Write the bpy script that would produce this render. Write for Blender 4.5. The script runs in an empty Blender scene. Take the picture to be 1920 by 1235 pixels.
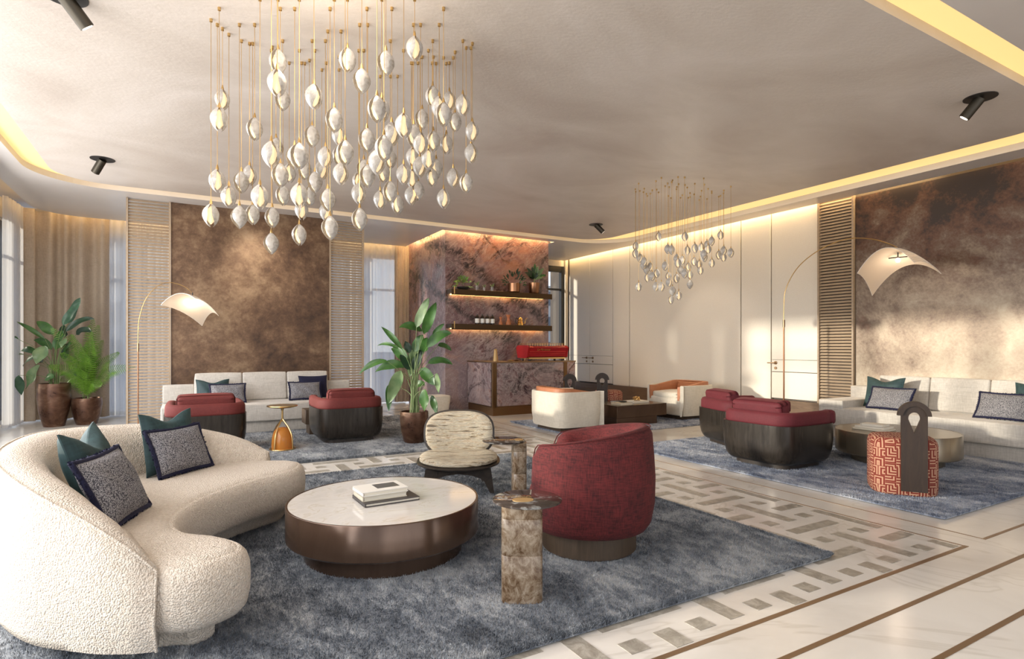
import bpy, bmesh, math, random
import numpy as np
from mathutils import Vector, Matrix
PI = math.pi
random.seed(7)
SC = bpy.context.scene
COL = SC.collection

# ------------------------------------------------------------------ camera
H = 1.35
YAW = math.radians(29.86)
FW = Vector((math.sin(YAW), math.cos(YAW), 0))
RT = Vector((math.cos(YAW), -math.sin(YAW), 0))
cd = bpy.data.cameras.new('camera'); cam = bpy.data.objects.new('camera', cd); COL.objects.link(cam)
cam.location = (0, 0, H); cam.rotation_euler = (PI / 2, 0, -YAW)
cd.sensor_width = 36; cd.lens = 1074.7 / 1920 * 36; cd.shift_y = 32.5 / 1920
cd.clip_start = 0.05; cd.clip_end = 500
SC.camera = cam

# ------------------------------------------------------------------ world, sun, window light, exposure
w = bpy.data.worlds.new('world'); SC.world = w; w.use_nodes = True
nt = w.node_tree; nt.nodes.clear()
_o = nt.nodes.new('ShaderNodeOutputWorld'); _b = nt.nodes.new('ShaderNodeBackground')
_tc = nt.nodes.new('ShaderNodeTexCoord'); _sx = nt.nodes.new('ShaderNodeSeparateXYZ'); _cr = nt.nodes.new('ShaderNodeValToRGB')
_cr.color_ramp.elements[0].position = 0.0; _cr.color_ramp.elements[0].color = (0.95, 0.95, 0.97, 1)
_cr.color_ramp.elements[1].position = 0.6; _cr.color_ramp.elements[1].color = (0.46, 0.60, 0.88, 1)
nt.links.new(_tc.outputs['Generated'], _sx.inputs[0]); nt.links.new(_sx.outputs['Z'], _cr.inputs[0])
nt.links.new(_cr.outputs[0], _b.inputs[0]); _b.inputs[1].default_value = 1.5
nt.links.new(_b.outputs[0], _o.inputs[0])

def light(name, kind, loc, energy, col, d=None, size=None, size_y=None, **kw):
    l = bpy.data.lights.new(name, kind); l.energy = energy; l.color = col
    o = bpy.data.objects.new(name, l); COL.objects.link(o); o.location = loc
    if d is not None: o.rotation_euler = Vector(d).to_track_quat('-Z', 'Y').to_euler()
    if kind == 'AREA':
        l.shape = 'RECTANGLE'; l.size = size; l.size_y = size_y or size
    for k, v in kw.items(): setattr(l, k, v)
    return o
SUN_D = Vector((0.95, -0.30, -0.135))
light('sun', 'SUN', (-10, 6, 5), 5.2, (1.0, 0.86, 0.70), SUN_D, angle=math.radians(1.8))
light('daylight_left', 'AREA', (-2.62, 5.3, 1.9), 620, (1.0, 0.98, 0.975), (1, 0, -0.05), 3.2, 13.5)
light('rear_fill', 'AREA', (3.4, -4.9, 1.9), 150, (1.0, 0.98, 0.97), (0, 1, 0), 11.5, 3.3)  # added fill lamp behind the camera, at the unseen rear glazing
for _l in ('daylight_left',):
    o = bpy.data.objects[_l]; o.rotation_euler = (PI / 2 - 0.3, 0, -PI / 2); o.data.size = 10.4; o.data.size_y = 3.2
SC.view_settings.view_transform = 'Standard'; SC.view_settings.look = 'None'
SC.view_settings.gamma = 1; SC.view_settings.use_curve_mapping = False
SC.view_settings.exposure = -0.05

# ------------------------------------------------------------------ materials
class NM:
    def __init__(s, name, base=(0.8, 0.8, 0.8), rough=0.5, metal=0, **kw):
        s.m = bpy.data.materials.new(name); s.m.use_nodes = True
        s.t = s.m.node_tree; s.p = s.t.nodes['Principled BSDF']
        s.p.inputs['Base Color'].default_value = (*base, 1); s.p.inputs['Roughness'].default_value = rough
        s.p.inputs['Metallic'].default_value = metal
        for k, v in kw.items(): s.p.inputs[k].default_value = v
        s._c = None
    def n(s, t, **kw):
        x = s.t.nodes.new(t)
        for k, v in kw.items(): setattr(x, k, v)
        return x
    def l(s, a, b): s.t.links.new(a, b)
    def coord(s, scale=(1, 1, 1), rot=(0, 0, 0), world=False):
        tc = s.n('ShaderNodeTexCoord'); mp = s.n('ShaderNodeMapping')
        mp.inputs['Scale'].default_value = scale; mp.inputs['Rotation'].default_value = rot
        s.l(tc.outputs['Object'], mp.inputs[0]); return mp.outputs[0]
    def noise(s, v, scale, detail=4, rough=0.55, dist=0):
        x = s.n('ShaderNodeTexNoise'); x.inputs['Scale'].default_value = scale; x.inputs['Detail'].default_value = detail
        x.inputs['Roughness'].default_value = rough; x.inputs['Distortion'].default_value = dist
        s.l(v, x.inputs['Vector']); return x.outputs['Fac']
    def vor(s, v, scale, feature='F1', out='Distance'):
        x = s.n('ShaderNodeTexVoronoi', feature=feature); x.inputs['Scale'].default_value = scale
        s.l(v, x.inputs['Vector']); return x.outputs[out]
    def wave(s, v, scale, dist=0, detail=2, bands='X', dscale=1):
        x = s.n('ShaderNodeTexWave', bands_direction=bands); x.inputs['Scale'].default_value = scale
        x.inputs['Distortion'].default_value = dist; x.inputs['Detail'].default_value = detail
        x.inputs['Detail Scale'].default_value = dscale
        s.l(v, x.inputs['Vector']); return x.outputs['Fac']
    def ramp(s, f, stops, interp='LINEAR'):
        x = s.n('ShaderNodeValToRGB'); r = x.color_ramp; r.interpolation = interp
        while len(r.elements) < len(stops): r.elements.new(0.5)
        for e, (p, c) in zip(r.elements, stops):
            e.position = p; e.color = (*c, 1) if not isinstance(c, (int, float)) else (c, c, c, 1)
        s.l(f, x.inputs[0]); return x.outputs[0]
    def mix(s, f, a, b, mode='MIX'):
        x = s.n('ShaderNodeMix', data_type='RGBA', blend_type=mode)
        if isinstance(f, (int, float)): x.inputs[0].default_value = f
        else: s.l(f, x.inputs[0])
        for i, q in ((6, a), (7, b)):
            if isinstance(q, tuple): x.inputs[i].default_value = (*q, 1)
            else: s.l(q, x.inputs[i])
        return x.outputs[2]
    def math(s, op, a, b=0.0):
        x = s.n('ShaderNodeMath', operation=op)
        for i, q in ((0, a), (1, b)):
            if isinstance(q, (int, float)): x.inputs[i].default_value = q
            else: s.l(q, x.inputs[i])
        return x.outputs[0]
    def col(s, c): s.l(c, s.p.inputs['Base Color']); return s
    def rgh(s, f, a, b):
        x = s.n('ShaderNodeMapRange'); x.inputs['To Min'].default_value = a; x.inputs['To Max'].default_value = b
        s.l(f, x.inputs[0]); s.l(x.outputs[0], s.p.inputs['Roughness']); return s
    def bump(s, f, strength=0.3, dist=0.01):
        x = s.n('ShaderNodeBump'); x.inputs['Strength'].default_value = strength; x.inputs['Distance'].default_value = dist
        s.l(f, x.inputs['Height']); s.l(x.outputs[0], s.p.inputs['Normal']); return s

M = {}
def simple(k, *a, **kw): M[k] = NM(k, *a, **kw).m
def mk():
    # floor marble
    a = NM('white_marble', rough=0.17); v = a.coord((1, 1, 1), (0, 0, 0.6))
    n1 = a.noise(v, 0.9, 5, 0.6, 1.2); n2 = a.noise(v, 0.35, 5, 0.62, 1.6)
    a.p.inputs['Specular IOR Level'].default_value = 0.32
    base = a.ramp(n1, [(0.3, (0.63, 0.59, 0.54)), (0.6, (0.74, 0.705, 0.655))])
    vein = a.ramp(n2, [(0.49, 0.0), (0.5, 0.30), (0.51, 0.0)])
    a.col(a.mix(vein, base, (0.42, 0.37, 0.30))); M['marble'] = a.m
    a = NM('table_marble', rough=0.1); v = a.coord((1, 2.5, 1), (0, 0, 0.5))
    n1 = a.noise(v, 1.6, 6, 0.6, 1.5)
    a.col(a.ramp(n1, [(0.3, (0.60, 0.57, 0.53)), (0.47, (0.70, 0.67, 0.63)), (0.5, (0.60, 0.55, 0.47)), (0.53, (0.70, 0.67, 0.63)), (0.7, (0.64, 0.61, 0.58))])); M['tmarble'] = a.m
    a = NM('grey_stone', rough=0.3); v = a.coord()
    n1 = a.noise(v, 14, 8, 0.75, 0.6); n2 = a.noise(v, 1.7, 2)
    c = a.ramp(n1, [(0.3, (0.17, 0.15, 0.12)), (0.5, (0.32, 0.29, 0.245)), (0.66, (0.52, 0.49, 0.43))])
    a.col(a.mix(a.math('MULTIPLY', n2, 0.3), c, (0.45, 0.42, 0.36))); M['stone'] = a.m
    a = NM('brass_inlay', (0.30, 0.20, 0.12), 0.35, 0.7); M['inlay'] = a.m
    simple('matte_gold', (0.50, 0.33, 0.15), 0.55, 0.6)
    simple('brass', (0.62, 0.42, 0.18), 0.28, 1.0)
    simple('bronze', (0.30, 0.20, 0.12), 0.35, 1.0)
    simple('copper', (0.30, 0.15, 0.08), 0.28, 1.0); simple('shelf_metal', (0.075, 0.045, 0.022), 0.35, 0.8); simple('aged_brass', (0.26, 0.15, 0.07), 0.32, 0.9)
    simple('gold', (0.85, 0.55, 0.2), 0.2, 1.0)
    simple('chrome', (0.8, 0.75, 0.65), 0.15, 1.0)
    simple('black', (0.015, 0.013, 0.012), 0.4)
    simple('spot_metal', (0.07, 0.06, 0.045), 0.38, 0.8)
    simple('black_frame', (0.02, 0.02, 0.022), 0.4)
    simple('white_frame', (0.75, 0.74, 0.72), 0.4)
    simple('grey_frame', (0.12, 0.12, 0.13), 0.4, 0.3)
    # ceiling stucco
    a = NM('stucco', rough=0.42); v = a.coord((1, 1.6, 1), (0, 0, 0.9))
    n1 = a.noise(v, 0.55, 6, 0.6, 0.6); n2 = a.noise(v, 26, 4, 0.6)
    a.col(a.ramp(n1, [(0.3, (0.53, 0.455, 0.395)), (0.5, (0.62, 0.55, 0.485)), (0.7, (0.70, 0.63, 0.57))]))
    a.rgh(n1, 0.30, 0.52); a.bump(n2, 0.28, 0.008); M['stucco'] = a.m
    a = NM('soffit', rough=0.33); v = a.coord()
    n1 = a.noise(v, 0.8, 4); a.col(a.ramp(n1, [(0.3, (0.62, 0.57, 0.53)), (0.7, (0.69, 0.645, 0.605))])); M['soffit'] = a.m
    simple('cream_wall', (0.70, 0.63, 0.54), 0.5)
    a = NM('cream_panel', rough=0.45); v = a.coord((1, 1, 1)); n1 = a.noise(v, 90, 2)
    a.col(a.ramp(n1, [(0.3, (0.70, 0.64, 0.55)), (0.7, (0.755, 0.70, 0.61))])); M['panel'] = a.m
    simple('joint', (0.08, 0.06, 0.045), 0.5)
    # patinated bronze wall
    def patina(name, sc, stops, seed):
        a = NM(name, rough=0.38, metal=0.35); v = a.coord((1, 1, 1), (seed, seed * 0.7, 0.2))
        n1 = a.noise(v, 0.75 * sc, 8, 0.62, 0.5); n2 = a.noise(v, 5 * sc, 8, 0.7, 0.3); n3 = a.noise(v, 22 * sc, 4, 0.7)
        f = a.math('ADD', a.math('MULTIPLY', n1, 0.60), a.math('ADD', a.math('MULTIPLY', n2, 0.28), a.math('MULTIPLY', n3, 0.13)))
        a.col(a.ramp(f, stops)); a.rgh(n2, 0.3, 0.6); a.bump(n3, 0.08, 0.003); M[name] = a.m
    patina('patina_left', 1.0, [(0.38, (0.045, 0.024, 0.014)), (0.46, (0.10, 0.054, 0.030)), (0.52, (0.17, 0.10, 0.057)), (0.60, (0.30, 0.20, 0.12)), (0.68, (0.38, 0.28, 0.19))], 1.3)
    # right panel, dark rust above; sunlit paleness of the lower part painted in by height
    a = NM('patina_right', rough=0.4, metal=0.3); v = a.coord((1, 1, 1), (0.6, 0.4, 0))
    n1 = a.noise(v, 0.8, 8, 0.64, 0.6); n2 = a.noise(v, 5, 8, 0.7, 0.4); n3 = a.noise(v, 30, 3, 0.7)
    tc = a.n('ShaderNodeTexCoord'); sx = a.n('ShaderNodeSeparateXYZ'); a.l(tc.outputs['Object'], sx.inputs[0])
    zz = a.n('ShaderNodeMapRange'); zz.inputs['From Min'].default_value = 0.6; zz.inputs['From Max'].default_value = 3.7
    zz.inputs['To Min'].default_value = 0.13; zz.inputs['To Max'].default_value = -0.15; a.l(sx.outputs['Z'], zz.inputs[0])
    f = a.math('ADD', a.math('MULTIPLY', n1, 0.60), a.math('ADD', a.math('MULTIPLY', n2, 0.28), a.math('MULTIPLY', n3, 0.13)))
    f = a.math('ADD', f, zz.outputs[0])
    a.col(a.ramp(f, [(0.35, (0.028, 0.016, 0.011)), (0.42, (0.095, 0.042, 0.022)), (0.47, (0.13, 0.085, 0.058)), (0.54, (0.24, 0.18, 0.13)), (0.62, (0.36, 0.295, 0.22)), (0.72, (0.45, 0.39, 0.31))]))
    a.rgh(n2, 0.35, 0.6); M['patina_right'] = a.m
    # purple marble (wall and bar)
    def pmarble(name, rot, off):
        a = NM(name, rough=0.18); tc = a.n('ShaderNodeTexCoord'); mp = a.n('ShaderNodeMapping')
        mp.inputs['Rotation'].default_value = rot; mp.inputs['Location'].default_value = off; mp.inputs['Scale'].default_value = (1, 1, 1)
        a.l(tc.outputs['Object'], mp.inputs[0]); v = mp.outputs[0]
        mp2 = a.n('ShaderNodeMapping'); mp2.inputs['Scale'].default_value = (0.8, 1.7, 1.9) if name == 'purple_marble' else (1.1, 1.5, 1.5); a.l(v, mp2.inputs[0]); vs = mp2.outputs[0]
        big = a.noise(v, 0.9, 5, 0.6, 1.4); big2 = a.noise(v, 0.55, 3, 0.5, 0.5)
        st = a.noise(vs, 0.55, 10, 0.66, 1.8); fine = a.noise(vs, 4.5, 10, 0.78, 1.6)
        base = a.ramp(big, [(0.34, (0.13, 0.12, 0.115)), (0.42, (0.16, 0.085, 0.082)), (0.48, (0.25, 0.135, 0.13)), (0.54, (0.30, 0.20, 0.19)), (0.60, (0.42, 0.20, 0.12)), (0.68, (0.52, 0.35, 0.25))])
        grey = a.ramp(fine, [(0.32, (0.07, 0.05, 0.05)), (0.5, (0.22, 0.16, 0.165)), (0.68, (0.50, 0.43, 0.42))])
        c = a.mix(0.40 if name == 'purple_marble' else 0.30, base, grey)
        if name != 'purple_marble':
            sw = a.noise(v, 1.9, 8, 0.62, 3.2); c = a.mix(a.ramp(sw, [(0.44, 0.0), (0.485, 0.75), (0.52, 0.1), (0.56, 0.6), (0.6, 0.0)]), c, (0.50, 0.46, 0.44)); c = a.mix(a.ramp(sw, [(0.36, 0.85), (0.43, 0.0)]), c, (0.05, 0.03, 0.04))
        c = a.mix(a.ramp(big2, [(0.5, 0.0), (0.62, 0.55)]), c, (0.33, 0.29, 0.29))
        dark = a.ramp(st, [(0.375, 0.96), (0.42, 0.6), (0.445, 0.0)])
        dk = a.math('MULTIPLY', dark, a.ramp(fine, [(0.4, 1.0), (0.6, 0.35)]))
        c = a.mix(dk, c, (0.018, 0.016, 0.017))
        ln = a.ramp(a.noise(vs, 1.7, 9, 0.7, 2.6), [(0.485, 0.0), (0.5, 0.7), (0.515, 0.0)])
        c = a.mix(ln, c, (0.58, 0.50, 0.46))
        if name == 'purple_marble':
            s0 = a.n('ShaderNodeSeparateXYZ'); a.l(tc.outputs['Object'], s0.inputs[0])
            wn = a.math('MULTIPLY', a.math('SUBTRACT', a.noise(tc.outputs['Object'], 1.3, 6, 0.65, 0.6), 0.5), 0.9)
            tt = a.math('ADD', a.math('ADD', s0.outputs['Z'], a.math('MULTIPLY', s0.outputs['X'], 0.55)), wn)
            tt = a.math('ADD', tt, a.math('MULTIPLY', s0.outputs['Y'], -0.35))
            for cc, wd in ((5.98 - 3.85, 0.17), (4.95 - 3.85, 0.15), (6.75 - 3.85, 0.05)):
                bd = a.math('ABSOLUTE', a.math('SUBTRACT', tt, cc))
                mk_ = a.math('MULTIPLY', a.ramp(bd, [(0.0, 0.95), (wd * .6, 0.7), (wd, 0.0)]), a.ramp(fine, [(0.44, 1.0), (0.6, 0.12)]))
                c = a.mix(mk_, c, (0.022, 0.021, 0.023))
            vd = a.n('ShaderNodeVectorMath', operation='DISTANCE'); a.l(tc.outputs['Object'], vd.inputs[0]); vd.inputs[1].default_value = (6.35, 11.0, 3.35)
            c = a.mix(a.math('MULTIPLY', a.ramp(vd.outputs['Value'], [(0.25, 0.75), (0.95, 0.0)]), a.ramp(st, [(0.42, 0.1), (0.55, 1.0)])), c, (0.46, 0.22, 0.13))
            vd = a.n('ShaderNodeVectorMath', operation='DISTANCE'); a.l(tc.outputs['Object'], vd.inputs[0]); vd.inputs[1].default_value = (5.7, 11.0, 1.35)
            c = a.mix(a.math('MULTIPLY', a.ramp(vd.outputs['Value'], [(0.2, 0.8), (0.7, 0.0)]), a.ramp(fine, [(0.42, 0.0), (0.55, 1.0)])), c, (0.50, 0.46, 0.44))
        sp = a.ramp(fine, [(0.31, 0.95), (0.36, 0.0)])
        c = a.mix(sp, c, (0.02, 0.016, 0.016))
        c = a.mix(1.0, c, (0.80, 0.74, 0.76), "MULTIPLY")
        a.col(c); M[name] = a.m
    pmarble('purple_marble', (0, 0.62, 0.15), (0.3, 0, 0.8)); pmarble('purple_marble_b', (0.3, -0.75, 0.4), (4.3, 2, 3.1))
    # woods
    def wood(name, c1, c2, sc=(1, 1, 1), rough=0.35, k=14, metal=0.0):
        a = NM(name, rough=rough, metal=metal); v = a.coord(sc)
        n = a.noise(v, k, 6, 0.65, 2.0); a.col(a.ramp(n, [(0.3, c1), (0.7, c2)])); a.bump(n, 0.12, 0.002); M[name] = a.m
    wood('dark_wood', (0.018, 0.014, 0.011), (0.05, 0.041, 0.033), (1, 1, 0.12), 0.27, 16, 0.35)
    wood('walnut', (0.019, 0.010, 0.006), (0.034, 0.019, 0.011), (1, 1, 0.15), 0.55, 18)
    wood('chair_wood', (0.022, 0.017, 0.014), (0.05, 0.038, 0.03), (1, 1, 1), 0.35, 10)
    wood('base_wood', (0.05, 0.031, 0.018), (0.09, 0.058, 0.035), (1, 1, 0.1), 0.5, 20)
    wood('skirt_wood', (0.09, 0.052, 0.03), (0.16, 0.10, 0.06), (1, 0.1, 1), 0.3, 12)
    wood('slat_wood', (0.33, 0.245, 0.165), (0.42, 0.32, 0.22), (0.2, 0.2, 1), 0.5, 20)
    wood('bronze_band', (0.085, 0.05, 0.034), (0.13, 0.082, 0.057), (1, 1, 0.3), 0.2, 2, 0.55)
    wood('champagne', (0.22, 0.18, 0.13), (0.28, 0.235, 0.175), (1, 1, 0.3), 0.25, 2, 0.7)
    # fabrics
    a = NM('boucle', rough=0.95); v = a.coord()
    d1 = a.vor(v, 130); n1 = a.noise(v, 60, 3, 0.6)
    a.col(a.ramp(n1, [(0.3, (0.60, 0.50, 0.40)), (0.65, (0.74, 0.65, 0.545))]))
    a.p.inputs['Sheen Weight'].default_value = 0.25
    a.bump(a.math('ADD', a.math('MULTIPLY', d1, -1.0), a.math('MULTIPLY', n1, 0.8)), 0.75, 0.012); M['boucle'] = a.m
    def fabric(name, c1, c2, k=120, sheen=0.3, b=0.35, rough=0.9):
        a = NM(name, rough=rough); v = a.coord(); v1 = a.coord((1, 1, 0.12)); v2 = a.coord((0.12, 0.12, 1))
        n = a.math('MULTIPLY', a.math('ADD', a.noise(v1, k, 3), a.noise(v2, k, 3)), 0.5)
        n3 = a.noise(v, 5, 3); f = a.math('ADD', a.math('MULTIPLY', n, 0.75), a.math('MULTIPLY', n3, 0.25))
        a.col(a.ramp(f, [(0.38, c1), (0.62, c2)])); a.p.inputs['Sheen Weight'].default_value = sheen
        a.p.inputs['Sheen Tint'].default_value = (*[min(1, x * 2.2 + 0.1) for x in c2], 1)
        a.bump(n, b, 0.004); M[name] = a.m
    fabric('chenille', (0.030, 0.0022, 0.0027), (0.135, 0.014, 0.014), 150, 0.08)
    fabric('red_velvet', (0.085, 0.005, 0.010), (0.12, 0.010, 0.017), 200, 0.2, 0.1, 0.75)
    fabric('rust_velvet', (0.10, 0.011, 0.009), (0.15, 0.020, 0.016), 200, 0.2, 0.1, 0.75)
    fabric('linen', (0.44, 0.405, 0.36), (0.60, 0.56, 0.505), 90, 0.2, 0.3)
    fabric('cream_cloth', (0.56, 0.51, 0.42), (0.68, 0.625, 0.53), 90, 0.2, 0.3)
    fabric('teal', (0.008, 0.027, 0.031), (0.022, 0.058, 0.062), 60, 0.2, 0.3, 0.6)
    fabric('navy', (0.002, 0.002, 0.014), (0.006, 0.007, 0.04), 160, 0.3, 0.6)
    fabric('leather', (0.36, 0.13, 0.055), (0.46, 0.18, 0.08), 30, 0.1, 0.05, 0.5)
    a = NM('tweed', rough=0.95); v = a.coord(); d = a.vor(v, 170)
    a.col(a.ramp(d, [(0.15, (0.46, 0.445, 0.45)), (0.5, (0.20, 0.195, 0.21)), (0.7, (0.05, 0.05, 0.062))])); a.bump(a.math('MULTIPLY', d, -1), 0.6, 0.006); M['tweed'] = a.m
    a = NM('stripe_cloth', rough=0.9); v = a.coord((1.2, 1, 1)); mp = a.coord((1.2, 26, 30))
    n = a.noise(mp, 2.2, 5, 0.6, 0.3); n2 = a.noise(v, 150, 2)
    c = a.ramp(n, [(0.37, (0.045, 0.03, 0.02)), (0.42, (0.28, 0.20, 0.12)), (0.46, (0.55, 0.48, 0.34)), (0.51, (0.25, 0.23, 0.20)), (0.55, (0.60, 0.53, 0.40)), (0.60, (0.30, 0.20, 0.12)), (0.66, (0.6, 0.53, 0.4))])
    a.col(a.mix(a.math('MULTIPLY', n2, 0.22), c, (0.5, 0.44, 0.33))); a.bump(n2, 0.5, 0.004); M['stripe'] = a.m
    # maze fabric: nested square rings of a random grid
    a = NM('maze_cloth', rough=0.9); M['maze'] = a.m
    tc = a.n('ShaderNodeTexCoord'); sx = a.n('ShaderNodeSeparateXYZ'); a.l(tc.outputs['UV'], sx.inputs[0])
    def cheb(sc, ox, oy):
        u = a.math('FRACT', a.math('ADD', a.math('MULTIPLY', sx.outputs[0], sc), ox)); q = a.math('FRACT', a.math('ADD', a.math('MULTIPLY', sx.outputs[1], sc), oy))
        return a.math('MAXIMUM', a.math('ABSOLUTE', a.math('SUBTRACT', u, 0.5)), a.math('ABSOLUTE', a.math('SUBTRACT', q, 0.5)))
    w1 = a.math('FRACT', a.math('MULTIPLY', cheb(6.0, 0, 0), 7.0)); w2 = a.math('FRACT', a.math('MULTIPLY', cheb(6.0, 0.5, 0.3), 7.0))
    ck = a.n('ShaderNodeTexChecker'); ck.inputs['Scale'].default_value = 12.0; a.l(tc.outputs['UV'], ck.inputs['Vector'])
    mixf = a.n('ShaderNodeMix'); a.l(ck.outputs['Fac'], mixf.inputs[0]); a.l(w1, mixf.inputs[2]); a.l(w2, mixf.inputs[3])
    g = a.ramp(mixf.outputs[0], [(0.42, (0.16, 0.018, 0.010)), (0.5, (0.42, 0.23, 0.145)), (0.9, (0.46, 0.26, 0.165)), (0.95, (0.16, 0.018, 0.010))])
    a.col(g); a.bump(mixf.outputs[0], 0.3, 0.004)
    # rugs
    def rug(name, stops, k):
        a = NM(name, rough=1.0); v = a.coord((1.0, 0.55, 0), (0, 0, 0.5)); n1 = a.noise(v, 1.5 * k, 9, 0.72, 0.8); n2 = a.noise(v, 8 * k, 8, 0.8, 0.7)
        n3 = a.noise(a.coord(), 240, 2)
        f = a.math('ADD', a.math('MULTIPLY', n1, 0.42), a.math('ADD', a.math('MULTIPLY', n2, 0.38), a.math('MULTIPLY', n3, 0.20)))
        a.col(a.ramp(f, stops)); a.bump(n3, 0.5, 0.01); a.p.inputs['Sheen Weight'].default_value = 0.3; M[name] = a.m
    rug('rug_grey', [(0.41, (0.025, 0.033, 0.048)), (0.46, (0.085, 0.10, 0.125)), (0.50, (0.18, 0.20, 0.23)), (0.565, (0.46, 0.47, 0.48))], 1.0)
    rug('rug_blue', [(0.41, (0.025, 0.04, 0.085)), (0.46, (0.13, 0.16, 0.23)), (0.51, (0.30, 0.33, 0.40)), (0.57, (0.60, 0.61, 0.64))], 1.0)
    # plants
    def leaf(name, c1, c2):
        a = NM(name, rough=0.38); v = a.coord(); n = a.noise(v, 9, 4); a.col(a.ramp(n, [(0.3, c1), (0.7, c2)]))
        a.p.inputs['Subsurface Weight'].default_value = 0.0; M[name] = a.m
    leaf('leaf', (0.016, 0.066, 0.010), (0.055, 0.14, 0.024)); leaf('leaf_pale', (0.08, 0.15, 0.055), (0.19, 0.26, 0.12))
    leaf('leaf_dark', (0.007, 0.025, 0.010), (0.018, 0.05, 0.018)); leaf('fern', (0.055, 0.15, 0.010), (0.16, 0.30, 0.03))
    leaf('leaf_blue', (0.018, 0.06, 0.03), (0.05, 0.12, 0.06)); simple('stalk', (0.16, 0.22, 0.08), 0.6)
    a = NM('pot_glaze', rough=0.25, metal=0.65); v = a.coord((1, 1, 1.5)); n = a.noise(v, 3.2, 5, 0.6, 0.5)
    a.col(a.ramp(n, [(0.3, (0.04, 0.016, 0.010)), (0.5, (0.13, 0.065, 0.04)), (0.7, (0.28, 0.18, 0.12))])); a.rgh(n, 0.2, 0.4); M['pot'] = a.m
    simple('soil', (0.02, 0.014, 0.01), 1.0)
    # burl column
    a = NM('burl', rough=0.25); v = a.coord((1, 1, 0.7)); n = a.noise(v, 14, 8, 0.75, 1.2); n2 = a.noise(v, 38, 4, 0.7)
    f = a.math('ADD', a.math('MULTIPLY', n, 0.7), a.math('MULTIPLY', n2, 0.3))
    a.col(a.ramp(f, [(0.34, (0.03, 0.015, 0.008)), (0.42, (0.11, 0.062, 0.03)), (0.5, (0.22, 0.155, 0.10)), (0.6, (0.36, 0.29, 0.215))])); a.bump(n, 0.25, 0.004); M['burl'] = a.m
    a = NM('smoky_top', rough=0.06); v = a.coord(); n = a.noise(v, 4, 4, 0.5, 3.0)
    a.col(a.ramp(n, [(0.3, (0.03, 0.022, 0.018)), (0.5, (0.055, 0.04, 0.033)), (0.56, (0.24, 0.24, 0.23)), (0.6, (0.07, 0.052, 0.045))])); M['smoky'] = a.m
    # glass and light
    a = NM('amber_glass', (0.75, 0.30, 0.06), 0.05, 0, **{'Transmission Weight': 0.55, 'IOR': 1.35}); M['amber'] = a.m
    a = NM('clear_glass', (0.9, 0.9, 0.88), 0.05, 0, **{'Transmission Weight': 0.9, 'IOR': 1.3}); M['glass'] = a.m
    a = NM('copper_glass', (0.75, 0.32, 0.15), 0.1, 0, **{'Transmission Weight': 0.5, 'IOR': 1.3}); M['cglass'] = a.m
    m = bpy.data.materials.new('window_glass'); m.use_nodes = True; t = m.node_tree; t.nodes.remove(t.nodes['Principled BSDF'])
    mx = t.nodes.new('ShaderNodeMixShader'); tr = t.nodes.new('ShaderNodeBsdfTransparent'); gl = t.nodes.new('ShaderNodeBsdfGlossy')
    tr.inputs[0].default_value = (0.93, 0.96, 0.97, 1); gl.inputs['Roughness'].default_value = 0.02; mx.inputs[0].default_value = 0.07
    t.links.new(tr.outputs[0], mx.inputs[1]); t.links.new(gl.outputs[0], mx.inputs[2]); t.links.new(mx.outputs[0], t.nodes['Material Output'].inputs[0]); M['wglass'] = m
    m = bpy.data.materials.new('sheer'); m.use_nodes = True; t = m.node_tree; t.nodes.remove(t.nodes['Principled BSDF'])
    mx = t.nodes.new('ShaderNodeMixShader'); tr = t.nodes.new('ShaderNodeBsdfTransparent'); tl = t.nodes.new('ShaderNodeBsdfTranslucent'); df = t.nodes.new('ShaderNodeBsdfDiffuse'); m2 = t.nodes.new('ShaderNodeMixShader')
    tl.inputs[0].default_value = (0.85, 0.84, 0.84, 1); df.inputs[0].default_value = (0.8, 0.78, 0.76, 1); m2.inputs[0].default_value = 0.5; mx.inputs[0].default_value = 0.74
    t.links.new(tl.outputs[0], m2.inputs[1]); t.links.new(df.outputs[0], m2.inputs[2]); t.links.new(tr.outputs[0], mx.inputs[1]); t.links.new(m2.outputs[0], mx.inputs[2]); t.links.new(mx.outputs[0], t.nodes['Material Output'].inputs[0]); M['sheer'] = m
    fabric('drape', (0.42, 0.34, 0.26), (0.56, 0.465, 0.365), 120, 0.1, 0.4)
    def emit(k, c, s, b=None):
        a = NM(k, b or c, 0.5); a.p.inputs['Emission Color'].default_value = (*c, 1); a.p.inputs['Emission Strength'].default_value = s; M[k] = a.m
    emit('cove', (1.0, 0.66, 0.24), 1.0, (0.5, 0.4, 0.25)); emit('strip', (1.0, 0.68, 0.30), 9.0); emit('shelf_strip', (1.0, 0.62, 0.22), 14.0)
    emit('strip_bar', (1.0, 0.64, 0.28), 55.0); emit('strip_wall', (1.0, 0.72, 0.36), 20.0)
    emit('bulb', (1.0, 0.76, 0.46), 0.62); emit('lamp_bulb', (1.0, 0.75, 0.5), 2.5); emit('spot_lens', (1, 0.9, 0.75), 3.0)
    a = NM('shell_glass', (0.86, 0.83, 0.78), 0.22, 0); v = a.coord(); n = a.noise(v, 22, 6, 0.7, 1.0)
    a.col(a.ramp(n, [(0.3, (0.27, 0.245, 0.215)), (0.45, (0.40, 0.375, 0.345)), (0.6, (0.52, 0.495, 0.465))])); a.p.inputs['Emission Color'].default_value = (1, 0.86, 0.66, 1); a.p.inputs['Emission Strength'].default_value = 0.02
    a.p.inputs['Transmission Weight'].default_value = 0.15; M['shell'] = a.m
    m = bpy.data.materials.new('lamp_mesh'); m.use_nodes = True; t = m.node_tree; p = t.nodes['Principled BSDF']; p.inputs['Base Color'].default_value = (0.80, 0.72, 0.62, 1); p.inputs['Roughness'].default_value = 0.5
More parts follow.
